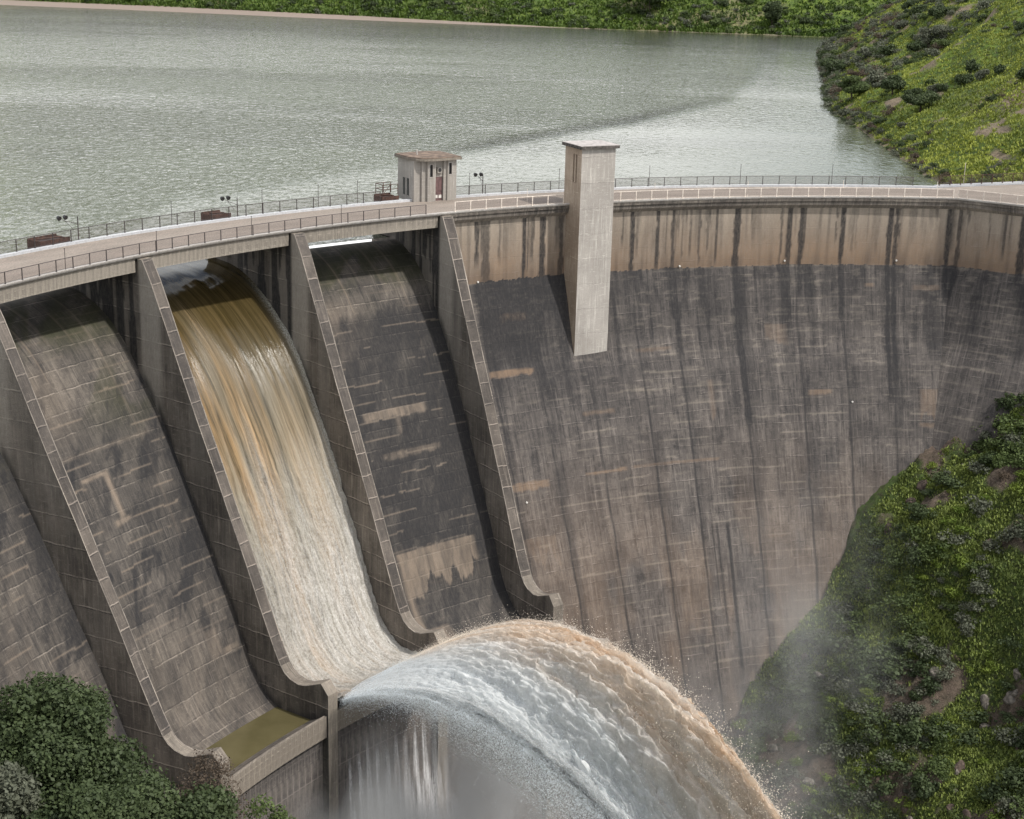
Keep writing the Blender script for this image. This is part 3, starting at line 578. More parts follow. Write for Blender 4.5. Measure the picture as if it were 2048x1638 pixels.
hoist(-.818, 2.5, 'rusty brown hoist box under the second floodlight post')
pp = hoist(-.632, 2.2, 'rusty hoist platform with railing frame against the gatehouse')
mb = MB()
for a in (0.1, 1.1, 2.1):
    mb.tube((a, .1, .6), (a, .1, 1.75), .05); mb.tube((a, 1.6, .6), (a, 1.6, 1.75), .05)
for z in (1.2, 1.75): mb.tube((.1, .1, z), (2.1, .1, z), .04).tube((.1, 1.6, z), (2.1, 1.6, z), .04).tube((.1, .1, z), (.1, 1.6, z), .04)
mb.tube((.1, .1, .6), (1.1, .1, 1.75), .03); pp('guard_frame', mb, M_rust)
# ================================================================== TERRAIN
P0 = np.array([27.4, 165.6]); EU = np.array([.54, -.84]); EV = np.array([.84, .54])
tv = np.array([(-90, -75), (-20, -73), (-8, -65), (0, -57), (4, -52.5), (12.8, -46), (16.5, -40.6), (19.3, -36), (23.2, -33.2), (29, -29), (32.6, -26.6), (34.6, -24.4), (40.2, -19.8), (46, -15.5), (56, -8), (66, -2.5), (100, 6)])
def bank_z(u, v):
    z = np.interp(v, tv[:, 0], tv[:, 1]); n = fbm(u*.06, v*.06, 101)-.5; n2 = fbm(u*.22, v*.22, 102)-.5; n3 = fbm(u*.8, v*.8, 103)-.5
    rid = np.abs(fbm(u*.11, v*.05, 104)-.5)*2
    land = sm(v, -12, 0)
    amp = sm(u, 0, 6)
    return z + land*(amp*(n*7 + 1.2*sm(u, 0, 7) - rid*3.0 - .04*np.clip(u, 0, 60)) + n2*2.2*np.clip(.4+amp, 0, 1) + n3*.9)
def grass_mat(name, cols, rockc, rs=.8):
    t = T(name); at = t.attr('st'); ob = t.uv(1, 1, 'Object')
    c = t.mix(t.noise(ob, .35, 5, .6, .4, .6), cols[0], cols[1]); c = t.mix(t.noise(ob, 1.3, 4, .7, .45, .65), c, cols[2])
    rk = t.mix(t.noise(ob, 1.1, 6, .75, .35, .65), rockc, tuple(x*2.4 for x in rockc)); rk = t.mix(t.noise(ob, 3.5, 4, .8, .55, .7), rk, tuple(x*.3 for x in rockc))
    c = t.mix(at[0], c, rk); c = t.mix(at[1], c, (.30, .24, .20)); t.set(Base_Color=c, Roughness=.95); t.bump(t.noise(ob, 2.5, 6, .8, .2, .8), 1.0, .35); return t.m
M_bank = grass_mat('bank_ground', ((.050, .085, .016), (.085, .13, .022), (.045, .05, .018)), (.085, .062, .050))
M_hill = grass_mat('hill_ground', ((.085, .15, .020), (.17, .24, .030), (.075, .09, .030)), (.15, .11, .085))
def terrain(name, A, B, fxy, rock, mat, beige=None):
    x, y, z = fxy(A, B); gz = np.gradient(z); 
    st = np.stack([rock, beige if beige is not None else rock*0, rock*0], -1).reshape(-1, 3)
    me = mesh_from(name, np.stack([x, y, z], -1).reshape(-1, 3), gridf(*A.shape)[:, ::-1].copy(), st=st, smooth=True); return link(name, me, None, mat)
uu = np.arange(-7, 62, .32); vv = np.arange(-30, 66, .32); A, B = np.meshgrid(uu, vv)
zb_ = bank_z(A, B)+(np.abs(fbm(A*.7, B*.5, 108)-.5)*-2.4+.5)*sm(fbm(A*.16, B*.2, 120), .52, .62)+1.3*(fbm(A*.9, B*.9, 109)-.5)*(1-sm(A, 2, 5)); zb_ = np.where(A < 0, np.minimum(zb_, np.where(B > 40, -2.2, zb_)), zb_)
rk = sm(fbm(A*.16, B*.2, 120), .56, .64)*.9 + (1-sm(A, .2, .8+3.5*fbm(B*.5, B*0, 121)))*sm(B, 28, 34)*.9 + (1-sm(B, -8, -2)); rk = np.clip(rk, 0, 1)
right_bank = terrain('river_bank', A, B, lambda a, b: (P0[0]+a*EU[0]+b*EV[0], P0[1]+a*EU[1]+b*EV[1], zb_), rk, M_bank); tag(right_bank, kind='structure')
# upstream right hill: shore x as a function of y
sy = np.array([198, 206, 241, 264, 295, 330, 380, 440, 520, 593, 700]); sx = np.array([68, 65, 61.5, 62.3, 63.5, 64, 72, 82, 96, 116, 150])
def hill_z(x, y):
    d = x-np.interp(y, sy, sx); n = fbm(x*.05, y*.035, 131)-.5; n2 = fbm(x*.16, y*.13, 132)-.5; n3 = fbm(x*.6, y*.6, 133)-.5
    z = ZW-1.2 + .60*np.clip(d+1.5, -50, 52)+.15*np.clip(d-50, 0, 999) + (n*9*sm(d, 2, 25) + n2*3.4*sm(d, 0, 8) + n3*.9)
    flat = (1-sm(y, 212, 226)); return np.where(d < -4, ZW-4, z)*(1-flat) + flat*np.minimum(z, np.where(d > 1, -1.2, z))
yy_ = np.r_[np.arange(200, 330, .7), np.arange(330, 620, 1.6)]; dd = np.r_[np.arange(-6, 60, .7), np.arange(60, 180, 3)]; A, B = np.meshgrid(dd, yy_)
Xh = A+np.interp(B, sy, sx); Zh = hill_z(Xh, B)
rk = sm(fbm(Xh*.22, B*.15, 140), .62, .70)*.85; rk = np.maximum(rk, np.exp(-((A-19)/6)**2-((B-262)/14)**2)*1.5*sm(fbm(Xh*.5, B*.5, 141), .3, .5)); rk = np.clip(np.maximum(rk, (1-sm(A, .6, 2.2))*.8), 0, 1)
right_hill = terrain('hill', A, B, lambda a, b: (Xh, b, Zh), rk, M_hill); tag(right_hill, kind='structure')
# far shore
fx = np.array([-420, -214, -149, -66, -8, 48, 113, 160, 400]); fy = np.array([672, 666, 651, 624.5, 611, 604, 593, 590, 580])
def far_z(x, d):
    n = fbm(x*.02, d*.03, 151)-.5; n2 = fbm(x*.08, d*.08, 152)-.5; bw = np.interp(x, [-420, -214, -60, 0, 20, 400], [30, 26, 20, 9, 3, 2])
    e = d-bw; return ZW-.6 + np.where(d < bw, .035*d+.55, .035*bw+.55+.42*np.clip(e, 0, 34)+.05*np.clip(e-34, 0, 999)) + n*7*sm(d, bw, bw+30) + n2*2.5*sm(d, bw, bw+8)
xs_ = np.arange(-420, 400, 2.2); ds = np.r_[np.arange(-6, 60, 1.2), np.arange(60, 500, 12)]; A, B = np.meshgrid(xs_, ds)
Yf = B+np.interp(A, fx, fy)+2.5*(fbm(A*.06, A*0, 155)-.5); bw = np.interp(A, [-420, -214, -60, 0, 20, 400], [30, 26, 20, 9, 3, 2])
bei = (1-sm(B+6*(fbm(A*.1, B*.2, 156)-.5), bw-2, bw+1))
t_ = terrain('far_hill', A, B, lambda a, b: (a, Yf, far_z(a, b)), sm(fbm(A*.03, B*.05, 157), .56, .66)*.5, M_hill, bei); tag(t_, kind='structure')
# left bank in the foreground
def left_z(x, y):
    zx = np.interp(x, [-160, -60, -45, -30, -17, -8, 6, 30], [-2, -38, -44, -48, -52, -60, -74, -75]); zc = np.interp(y, [-40, -5, 8, 25, 50, 90], [30, 27.6, 18, 0, -24, -80])
    return np.maximum(zx*(1-sm(y, 40, 20)*0), zc) + (fbm(x*.2, y*.2, 160)-.5)*1.6
A, B = np.meshgrid(np.arange(-160, 30, 1.2), np.arange(-30, 125, 1.2))
t_ = terrain('left_bank', A, B, lambda a, b: (a, b, np.where((A > -3) & (B > 60), -76, left_z(a, b))), sm(fbm(A*.2, B*.2, 161), .5, .6)*.5, M_bank); tag(t_, kind='structure')
# ================================================================== WATER
def lake_mat():
    t = T('lake_water'); at = t.attr('st'); ob = t.uv(1, 1, 'Object')
    n1 = t.n('TexNoise'); t.put(n1, 'Vector', t.uv(.95, .50, 'Object')); n1.inputs['Scale'].default_value = 1.0; n1.inputs['Detail'].default_value = 2.5; n1.inputs['Roughness'].default_value = .6; n1.inputs['Distortion'].default_value = .9
    n2 = t.n('TexNoise'); t.put(n2, 'Vector', t.uv(.30, .14, 'Object')); n2.inputs['Scale'].default_value = 1.0; n2.inputs['Detail'].default_value = 3
    h = t.math('ADD', t.math('MULTIPLY', n1.outputs[0], 1.0), t.math('MULTIPLY', n2.outputs[0], .8))
    h = t.math('MULTIPLY', h, at[0]); b = t.bump(h, 1.0, .62)
    c = t.mix(at[1], (.105, .118, .082), (.030, .032, .016)); t.set(Base_Color=c, Roughness=t.math('ADD', .04, t.math('MULTIPLY', at[0], .06)), IOR=1.33, Specular_IOR_Level=.5); return t.m
xs_ = np.linspace(-260, 160, 300); ys_ = np.r_[np.linspace(0, 1, 260)]
A, B = np.meshgrid(xs_, ys_)
# near edge follows the arch
thx = np.clip((A-CX)/(R+15.2), -.999, .999); y0 = np.where(A < 60, CY+np.sqrt(np.maximum(1-thx**2, 0))*(R+15.2), CY+(R+15.2)+(0)); y0 = np.where(A < CX-(R+14), CY, y0)
Yl = y0+(720-y0)*B**1.6
calm_line = np.interp(A, [-40, -5, 20, 45, 60, 80], [205, 262, 300, 350, 420, 520])        # ruffled water beyond this line
dl = (Yl-calm_line)/np.clip(calm_line*.06, 8, 30)
lane = fbm(A*.008+Yl*.002, Yl*.020, 171)
band = np.exp(-((dl-.25)/.32)**2)*sm(A, -18, 0)*(1-sm(Yl, 300, 380))  # weaker sky reflection on ruffled water, put into the base colour as a dark band
ruf = .55+.45*sm(lane, .40, .60) ; ruf = np.where(A > -45, ruf*(.40+.60*sm(dl, -.6, .3)), ruf)
ruf = ruf*(.75+.5*fbm(A*.015, Yl*.03, 173)); ruf = np.where((dl < 0) & (A > -10), ruf*(.45+.5*np.exp(dl)), ruf)
farm = sm(Yl, 430, 560)
st = np.stack([np.clip(ruf+.5*band, 0, 1.4), np.clip(1.0*band+.8*farm+.35*sm(fbm(A*.01, Yl*.03, 175), .5, .65), 0, 1), A*0], -1).reshape(-1, 3)
M_lake = lake_mat()
o = link('reservoir_water', mesh_from('reservoir_water', np.stack([A, Yl, np.full_like(A, ZW)], -1).reshape(-1, 3), gridf(*A.shape), st=st), None, M_lake); tag(o, kind='structure')
# approach water in front of the bays, and the sheet flowing over the open bay
def sheet(name, k, prof, step, mat, amp, stf, nc=150, kind='structure', inset=0):
    rr, zz, ll = prof_path(prof, step); fr = np.linspace(0, 1, nc)
    FR, RRr = np.meshgrid(fr, rr); Zz = np.repeat(zz[:, None], nc, 1); LL = np.repeat(ll[:, None], nc, 1)
    TH = th_k(k)+PT/RRr + FR*(DTH-PT/RRr); UUc = (TH-th_k(k)-.08)*RRr
    dr = np.gradient(rr); dz = np.gradient(zz); L = np.hypot(dr, dz); nr = (-dz/L)[:, None]; nz = (dr/L)[:, None]; s = np.where(nz < 0, -1, 1); nr, nz = nr*s, nz*s
    a = amp(UUc, LL, FR); r2 = RRr+nr*a; z2 = Zz+nz*a
    x = CX+r2*np.sin(TH); y = CY+r2*np.cos(TH)
    o = link(name, mesh_from(name, np.stack([x, y, z2], -1).reshape(-1, 3), gridf(*FR.shape)[:, ::-1].copy(), uv=np.stack([UUc, LL], -1).reshape(-1, 2), st=stf(UUc, LL, FR), smooth=True), None, mat); tag(o, kind=kind); return o
water_prof = [(127, -4.41), (125.4, -4.45), (124.3, -4.80), (123, -5.0), (120, -5.12), (118, -5.5), (115.6, -6.5), (113.2, -8.0), (111.2, -9.7), (109.2, -11.6), (107.2, -14.3), (104, -19.8), (100.7, -26.3), (98, -31.6), (95.9, -36.6), (94.4, -38.7), (93, -39.8), (91, -40.35), (89, -40.0), (86.9, -39.0), (86.0, -38.6)]
def flow_mat():
    t = T('spilling_water'); at = t.attr('st')
    s1 = t.noise(t.uv(1.9, .05), 1, 6, .75, .38, .62); s2 = t.noise(t.uv(3.2, .28), 1, 6, .8, .40, .62); s3 = t.noise(t.uv(3, 1.5), 2.6, 5, .85, .40, .60)
    wv = t.noise(t.uv(.35, .035), 1, 3, .5, .4, .6)
    brown = t.mix(s1, (.034, .026, .010), (.085, .062, .026)); tanc = t.mix(t.math('MULTIPLY', wv, t.math('SUBTRACT', 1.15, at[2]), clamp=True), (.34, .30, .23), (.50, .28, .095)); white = (.84, .82, .79)
    f = at[0]
    a1 = t.math('MULTIPLY', t.math('MULTIPLY', f, 2.8, clamp=True), t.math('ADD', .15, t.math('MULTIPLY', s1, .85)), clamp=True)
    c = t.mix(a1, brown, tanc)
    a2 = t.math('MULTIPLY', t.math('SUBTRACT', t.math('MULTIPLY', f, 1.9), t.math('SUBTRACT', .85, t.math('MULTIPLY', at[2], .45)), clamp=True), t.math('ADD', .12, t.math('MULTIPLY', t.math('ADD', .62, t.math('MULTIPLY', at[2], .5), clamp=True), t.math('ADD', t.math('MULTIPLY', s2, .46), t.math('MULTIPLY', s3, .50)))), clamp=True)
    c = t.mix(a2, c, white); c = t.mix(t.math('MULTIPLY', at[1], s3, clamp=True), c, (.62, .62, .57))
    t.set(Base_Color=c, Roughness=t.math('ADD', .05, t.math('MULTIPLY', f, 2.2), clamp=True), IOR=1.5)
    h = t.math('ADD', t.math('MULTIPLY', s3, f), t.math('MULTIPLY', s2, .5)); h = t.math('ADD', h, t.math('MULTIPLY', s1, .4)); h = t.math('MULTIPLY', h, t.math('MULTIPLY', t.math('ADD', f, .012), 3.0, clamp=True)); d = t.bump(h, .8, .10); return t.m
def amp(u, l, f):
    g = sm(l, 9, 40); return g*(.50*(fbm(u*1.2, l*.10, 181)-.5) + .45*(fbm(u*3.3, l*.35, 182)-.5)*sm(l, 14, 30) + .40*(fbm(u*6, l*1.8, 183)-.5)*sm(l, 22, 40)) + .10*(fbm(u*.8, l*.12, 184)-.5)*sm(l, 4, 9) + .22*np.exp(-((1-f)*15/.35)**2)*sm(l, 12, 20)*fbm(u*3, l*1.2, 185)
def stf(u, l, f):
    fo = sm(l+9*(fbm(u*.45, u*0, 186)-.5), 12, 58)+.18*np.exp(-((f-.08)/.09)**2)*sm(l, 10, 22)+.12*np.exp(-((f-.45)/.05)**2)*sm(l, 8, 20); fo = fo*sm(l, 8.5, 13)
    ed = .8*np.exp(-((1-f)*15/.5)**2)*sm(l, 9, 16)+.5*np.exp(-(f*15/.5)**2)*sm(l, 12, 20); return np.stack([np.clip(fo, 0, 1), np.clip(ed, 0, 1), f], -1).reshape(-1, 3)
M_flow = flow_mat(); sheet('spillway_water', 1, water_prof, .16, M_flow, amp, stf)
# pool held behind the lip of the bay left of the flowing one
def pool_mat():
    t = T('pool_water'); t.set(Base_Color=t.mix(t.noise(t.uv(.3, .3), 1, 3), (.085, .074, .036), (.110, .095, .048)), Roughness=.08, IOR=1.33); t.bump(t.noise(t.uv(1, 1), 3, 3), .15, .02); return t.m
M_pool = pool_mat()
for k in (0,):
    v = []
    for i in range(13):
        for r in (94.2, 86.6): th = th_k(k)+PT/r+.0005+i/12*(DTH-PT/r-.001); v.append(P3(r, th, -40.95 if r > 90 else -40.95))
    o = link('pool_water', mesh_from('pool_water', np.array(v), [(2*i, 2*i+1, 2*i+3, 2*i+2)[::-1] for i in range(12)]), None, M_pool); tag(o, kind='structure')
# thin film of water running off the toe of that chute
# river
def foam_mat():
    t = T('river_foam'); ob = t.uv(.3, .3, 'Object'); t.set(Base_Color=t.mix(t.noise(ob, 1, 6, .7, .4, .6), (.30, .24, .18), (.70, .68, .64)), Roughness=.6); t.bump(t.noise(ob, 2, 5), 1, .5); return t.m
o = link('river_water', mesh_from('river_water', np.array([(-60, 60, -73.4), (140, 10, -73.4), (140, 200, -73.4), (-60, 200, -73.4)]), [(0, 1, 2, 3)]), None, foam_mat()); tag(o, kind='structure')
for k in (-1, 0, 2, 3):
    v = []
    for i in range(13):
        for r in (119.6, 127.5): th = th_k(k)-.002+i/12*(DTH+.004); v.append(P3(r, th, ZW+.004))
    o = link('reservoir_water', mesh_from('reservoir_water', np.array(v), [(2*i, 2*i+1, 2*i+3, 2*i+2) for i in range(12)], st=np.tile([.5, 0, 0], (26, 1))), None, M_lake); tag(o, kind='structure')
# --- the ski-jump jet
def jet_pts(w, s, lift=0.0):
    """w 0 (near pier) .. 1 (far pier), s metres flown"""
    th = th_k(1)+PT/86+w*(DTH-PT/86); sp = 18.2+ (22.8-18.2)*sm(w, -.05, .8); an = np.radians(33.0+4.5*sm(w, 0, .7)); out = .02+.12*w
    z0 = -39.25+.6*sm(w, 0, .35); h0 = np.sin(th+out); h1 = np.cos(th+out)
    return CX+86.9*np.sin(th)-s*h0, CY+86.9*np.cos(th)-s*h1, z0+s*np.tan(an)-9.81*s*s/(2*sp*sp*np.cos(an)**2)+lift
def jet_mat(name, alpha):
    t = T(name); at = t.attr('st'); ob = t.n('TexCoord').outputs['Object']
    cool = (.93, .95, .96); warm = t.mix(t.noise(t.uv(.55, .07), 1, 5, .7, .38, .6), (.83, .66, .50), (.95, .90, .84))  # silt tint plus sunlit far side and bluish shaded near side, put into the colour
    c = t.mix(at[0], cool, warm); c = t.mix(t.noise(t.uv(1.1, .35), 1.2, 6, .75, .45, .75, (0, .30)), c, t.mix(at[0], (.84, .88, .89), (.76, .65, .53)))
    t.set(Base_Color=c, Roughness=1.0, Specular_IOR_Level=.1)
    t.put(t.b, 'Subsurface Weight', 0.0)
    t.bump(t.noise(ob, 2.6, 6, .85, .2, .8), .35, .12)
    nz = t.math('ADD', t.math('MULTIPLY', t.noise(ob, 1.3, 8, .85, .30, .70), .55), t.math('MULTIPLY', t.noise(t.uv(1.5, .22), 1, 6, .8, .34, .66), .45))
    a = t.math('ADD', t.math('MULTIPLY', at[1], 1.75), t.math('SUBTRACT', nz, 1.0)); a = t.math('MULTIPLY', a, alpha, clamp=True)
    tr = t.n('BsdfTransparent'); tl = t.n('BsdfTranslucent'); t.put(tl, 0, c); m0 = t.n('MixShader'); t.put(m0, 0, .45); t.put(m0, 1, t.b.outputs[0]); t.put(m0, 2, tl.outputs[0])
    ms = t.n('MixShader'); t.put(ms, 0, a); t.put(ms, 1, tr.outputs[0]); t.put(ms, 2, m0.outputs[0]); t.put(t.out, 0, ms.outputs[0]); return t.m
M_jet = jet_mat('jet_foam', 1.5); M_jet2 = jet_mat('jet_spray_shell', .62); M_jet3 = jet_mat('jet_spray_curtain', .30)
def jet_disp(Wd, Sd, seed):
    g = sm(Sd, 2, 26); u = Wd*16
    b = np.abs(fbm(u*.30, Sd*.09, seed, 3)-.5)*2; lump = 1-np.abs(fbm(u*.55, Sd*.22, seed+3, 4)*2-1); lump2 = fbm(u*1.9+Sd*.05, Sd*.30, seed+5, 5); fine = fbm(u*5, Sd*1.3, seed+8, 5)-.5; strand = np.abs(fbm(u*.75, Sd*.035, seed+9, 4)*2-1)
    return g*((fbm(u*.25, Sd*.05, seed)-.5)*3.4 + lump*.7 + lump2*1.5 + strand*2.2 - 2.4) + (.04+.85*g)*fine*1.7
jet = None
def jet_layer(name, off, seed, mat, parent, n=420, m=260, w0=-.04, w1=1.03, smax=52):
    s = np.linspace(0, 1, n)**1.1*smax; w_ = np.linspace(w0, w1, m); Wd, Sd = np.meshgrid(w_, s)
    spread = 1+.012*Sd; Wq = .5+(Wd-.5)*spread
    x, y, z = jet_pts(Wq, Sd); d = jet_disp(Wd, Sd, seed) + off*sm(Sd, 2, 20)
    y = y - d*.35; z = z+d*.85
    x = x+(fbm(Wd*20, Sd*1.2, seed+12)-.5)*.9*sm(Sd, 0, 20)
    edge_ = np.minimum(sm(Wd, w0, w0+.14+.22*fbm(Sd*.3, Wd*3, seed+20)), 1-sm(Wd, w1-.09, w1)); 
    thin = (1-.45*sm(Sd, 10, 30)*(1-sm(Wd, .0, .42)))
    al = edge_*thin*(1.0-.18*(off > .3)); al = np.where(Sd < .5, 1, al)
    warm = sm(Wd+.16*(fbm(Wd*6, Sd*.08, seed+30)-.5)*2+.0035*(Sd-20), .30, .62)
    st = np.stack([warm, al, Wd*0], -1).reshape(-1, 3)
    me = mesh_from(name, np.stack([x, y, z], -1).reshape(-1, 3), gridf(*Wd.shape)[:, ::-1].copy(), uv=np.stack([Wd*16, Sd], -1).reshape(-1, 2), st=st, smooth=True)
    o = link(name, me, parent, mat); return o, x, y, z, warm, al
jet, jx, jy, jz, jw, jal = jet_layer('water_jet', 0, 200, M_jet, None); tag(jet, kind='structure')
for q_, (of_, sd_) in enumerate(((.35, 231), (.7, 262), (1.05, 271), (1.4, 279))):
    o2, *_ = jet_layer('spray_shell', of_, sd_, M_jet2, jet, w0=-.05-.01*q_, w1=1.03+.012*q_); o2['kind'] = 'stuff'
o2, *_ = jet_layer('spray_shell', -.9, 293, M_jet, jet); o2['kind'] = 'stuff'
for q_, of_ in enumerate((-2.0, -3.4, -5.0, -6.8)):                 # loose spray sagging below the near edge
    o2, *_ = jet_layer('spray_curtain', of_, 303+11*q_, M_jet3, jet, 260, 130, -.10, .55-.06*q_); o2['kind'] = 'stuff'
# droplets flung off the jet
def droplets(name, P, size, col, parent):
    n = len(P); base = np.array([(1, 0, -.5), (-.5, .87, -.5), (-.5, -.87, -.5), (0, 0, 1)]); ang = rng.random((n, 1))*6.28
    rot = np.stack([np.cos(ang), np.sin(ang)], -1)[:, 0]; b = np.repeat(base[None], n, 0)*size[:, None, None]*(.6+.8*rng.random((n, 4, 1)))
    bx = b[..., 0]*rot[:, 0:1]-b[..., 1]*rot[:, 1:2]; by = b[..., 0]*rot[:, 1:2]+b[..., 1]*rot[:, 0:1]
    v = np.stack([bx, by, b[..., 2]], -1)+P[:, None]; fc = np.array([(0, 1, 3), (1, 2, 3), (2, 0, 3), (0, 2, 1)]); f = (np.arange(n)[:, None, None]*4+fc[None]).reshape(-1, 3)
    me = mesh_from(name, v.reshape(-1, 3), f, st=np.repeat(np.stack([col, col*0+1, col*0], -1), 4, 0)); o = link(name, me, parent, M_drop); o['kind'] = 'stuff'; return o
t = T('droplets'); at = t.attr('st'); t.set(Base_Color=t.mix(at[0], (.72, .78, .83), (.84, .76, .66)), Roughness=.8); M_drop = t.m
nn = 330000; ii = rng.integers(20, jx.shape[0]-1, nn); jj = (rng.random(nn)**.9*jx.shape[1]).astype(int).clip(0, jx.shape[1]-1)
m = rng.random(nn) < .10; jj[m] = (jx.shape[1]-1-(rng.random(m.sum())**2*40)).astype(int); m = rng.random(nn) < .26; jj[m] = (rng.random(m.sum())**2*40).astype(int)
PJ = np.stack([jx[ii, jj], jy[ii, jj], jz[ii, jj]], -1); gro = ii/jx.shape[0]
rr_ = np.abs(rng.normal(0, 1, nn))**1.6; dv = rng.normal(0, 1, (nn, 3)); dv /= np.linalg.norm(dv, axis=1)[:, None]; PJ += dv*(rr_*(.15+.75*gro))[:, None]; PJ[:, 2] += .5*gro; nr_ = (jj < 60) & (rng.random(nn) < .75); PJ[nr_, 2] -= rng.exponential(1.6, nr_.sum())*(.15+1.6*gro[nr_]); PJ[nr_, 0] -= rng.exponential(.6, nr_.sum())*gro[nr_]*2
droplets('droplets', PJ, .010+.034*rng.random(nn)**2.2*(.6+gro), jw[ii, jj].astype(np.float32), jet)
# thin curtains of leakage falling from the lip of the flowing bay
def veil_mat():
    t = T('falling_spray'); at = t.attr('st'); n1 = t.noise(t.uv(2.4, .16), 1, 6, .75, .37, .62); n2 = t.noise(t.uv(3, 1.6), 2, 5, .8, .35, .7)
    a = t.math('MULTIPLY', t.math('MULTIPLY', n1, t.math('ADD', .35, n2)), at[1], clamp=True); t.set(Base_Color=(.72, .72, .74), Roughness=1)
    tr = t.n('BsdfTransparent'); ms = t.n('MixShader'); t.put(ms, 0, a); t.put(ms, 1, tr.outputs[0]); t.put(ms, 2, t.b.outputs[0]); t.put(t.out, 0, ms.outputs[0]); return t.m
M_veil = veil_mat()
for j, (off, aa) in enumerate(((.5, 1.9), (1.6, 1.5), (3.4, 1.3))):
    n, m_ = 90, 140; zz = np.linspace(-42.4, -73, n); ff = np.linspace(-.01 if j == 0 else .02, .98, m_); FR, Z = np.meshgrid(ff, zz); dz = (-42.4-Z)
    r = 86.2-off*.35-np.sqrt(np.maximum(dz, 0))*.30*(1+j*1.6) - .3*fbm(FR*14, dz*.2, 300+j); TH = th_k(1)+PT/87+FR*(DTH-PT/87)
    cone_ = np.abs(vn(np.floor(FR*16/1.5)*1.7, FR*0, 310+j)); tri = 1-sm(np.abs(((FR*16/1.5) % 1)-.5)*2, .05+.12*dz*.5, .20+.12*dz*.6); start = 1+4*cone_
    al = aa*sm(dz, start*.5 if j == 0 else 2+3*j, start+1+4*j)*(tri*(1-sm(dz, 8, 16))+sm(dz, 8, 16))*(sm(dz, 0, 26)*.8+.35)
    al = al*(1-sm(FR, .80, .97))
    o = link('falling_spray', mesh_from('falling_spray', np.stack([CX+r*np.sin(TH), CY+r*np.cos(TH), Z], -1).reshape(-1, 3), gridf(n, m_), uv=np.stack([FR*15, Z], -1).reshape(-1, 2), st=np.stack([al*0, al, al*0], -1).reshape(-1, 3)), None, M_veil); tag(o, kind='stuff')
# --- mist: closed volumes with soft noisy density
def mist(name, c, rad, rz, dens, scale=.15, col=(.86, .88, .90), seed=0):
    t = T(name); t.t.nodes.remove(t.b); pv = t.n('VolumePrincipled'); t.put(pv, 'Color', col+(1,)); pv.inputs['Anisotropy'].default_value = .2
    oc = t.n('TexCoord').outputs['Object']; g = t.n('TexGradient', gradient_type='SPHERICAL'); t.put(g, 0, oc)
    nz = t.n('TexNoise'); mp_ = t.n('Mapping'); t.put(mp_, 0, oc); mp_.inputs['Scale'].default_value = (rad[0]*scale, rad[1]*scale, rad[2]*scale*.6); mp_.inputs['Location'].default_value = (seed, seed*2, 0); t.put(nz, 'Vector', mp_.outputs[0]); nz.inputs['Scale'].default_value = 1; nz.inputs['Detail'].default_value = 5
    r = t.n('MapRange', i0=nz.outputs[0], i1=.42, i2=.62, i3=.03, i4=1.25)
    gg = t.math('POWER', g.outputs[0], 1.3)
    t.put(pv, 'Density', t.math('MULTIPLY', t.math('MULTIPLY', gg, r.outputs[0]), dens)); t.put(t.out, 1, pv.outputs[0])
    import bmesh
    bm = bmesh.new(); bmesh.ops.create_icosphere(bm, subdivisions=3, radius=1.0); me = bpy.data.meshes.new(name); bm.to_mesh(me); bm.free()
    o = link(name, me, None, t.m); o.location = c; o.scale = rad; o.rotation_euler = (0, 0, rz); tag(o, kind='stuff'); return o
mist('mist', (32, 155, -46), (17, 9, 25), .5, .055, seed=1)
mist('mist', (20, 146, -58), (20, 12, 18), .5, .09, seed=9)
mist('mist', (-6, 128, -50), (19, 8, 13), .5, .50, seed=4)
mist('mist', (22, 140, -66), (24, 14, 20), .3, .10, seed=7)
# ================================================================== VEGETATION
def leaf_mat(name, c0, c1):
    t = T(name); at = t.attr('st'); c = t.mix(at[0], c0, c1); c = t.mix(t.noise(t.uv(1, 1, 'Object'), .8, 4, .7, .4, .62, (0, .4)), c, tuple(x*.6 for x in c0)); t.set(Base_Color=c, Roughness=.6, Specular_IOR_Level=.25); tl = t.n('BsdfTranslucent'); t.put(tl, 0, c)
    ms = t.n('MixShader'); t.put(ms, 0, .25); t.put(ms, 1, t.b.outputs[0]); t.put(ms, 2, tl.outputs[0]); t.put(t.out, 0, ms.outputs[0]); return t.m
L_dark = leaf_mat('dark_leaves', (.034, .052, .022), (.105, .14, .060)); L_mid = leaf_mat('green_leaves', (.060, .090, .030), (.135, .18, .060)); L_grey = leaf_mat('grey_green_leaves', (.085, .095, .066), (.185, .20, .145)); L_brt = leaf_mat('bright_leaves', (.09, .15, .02), (.22, .27, .05)); L_brn = leaf_mat('brown_twigs', (.08, .06, .045), (.15, .115, .085))
M_bark = flat_mat('bark', (.06, .045, .035), .9)
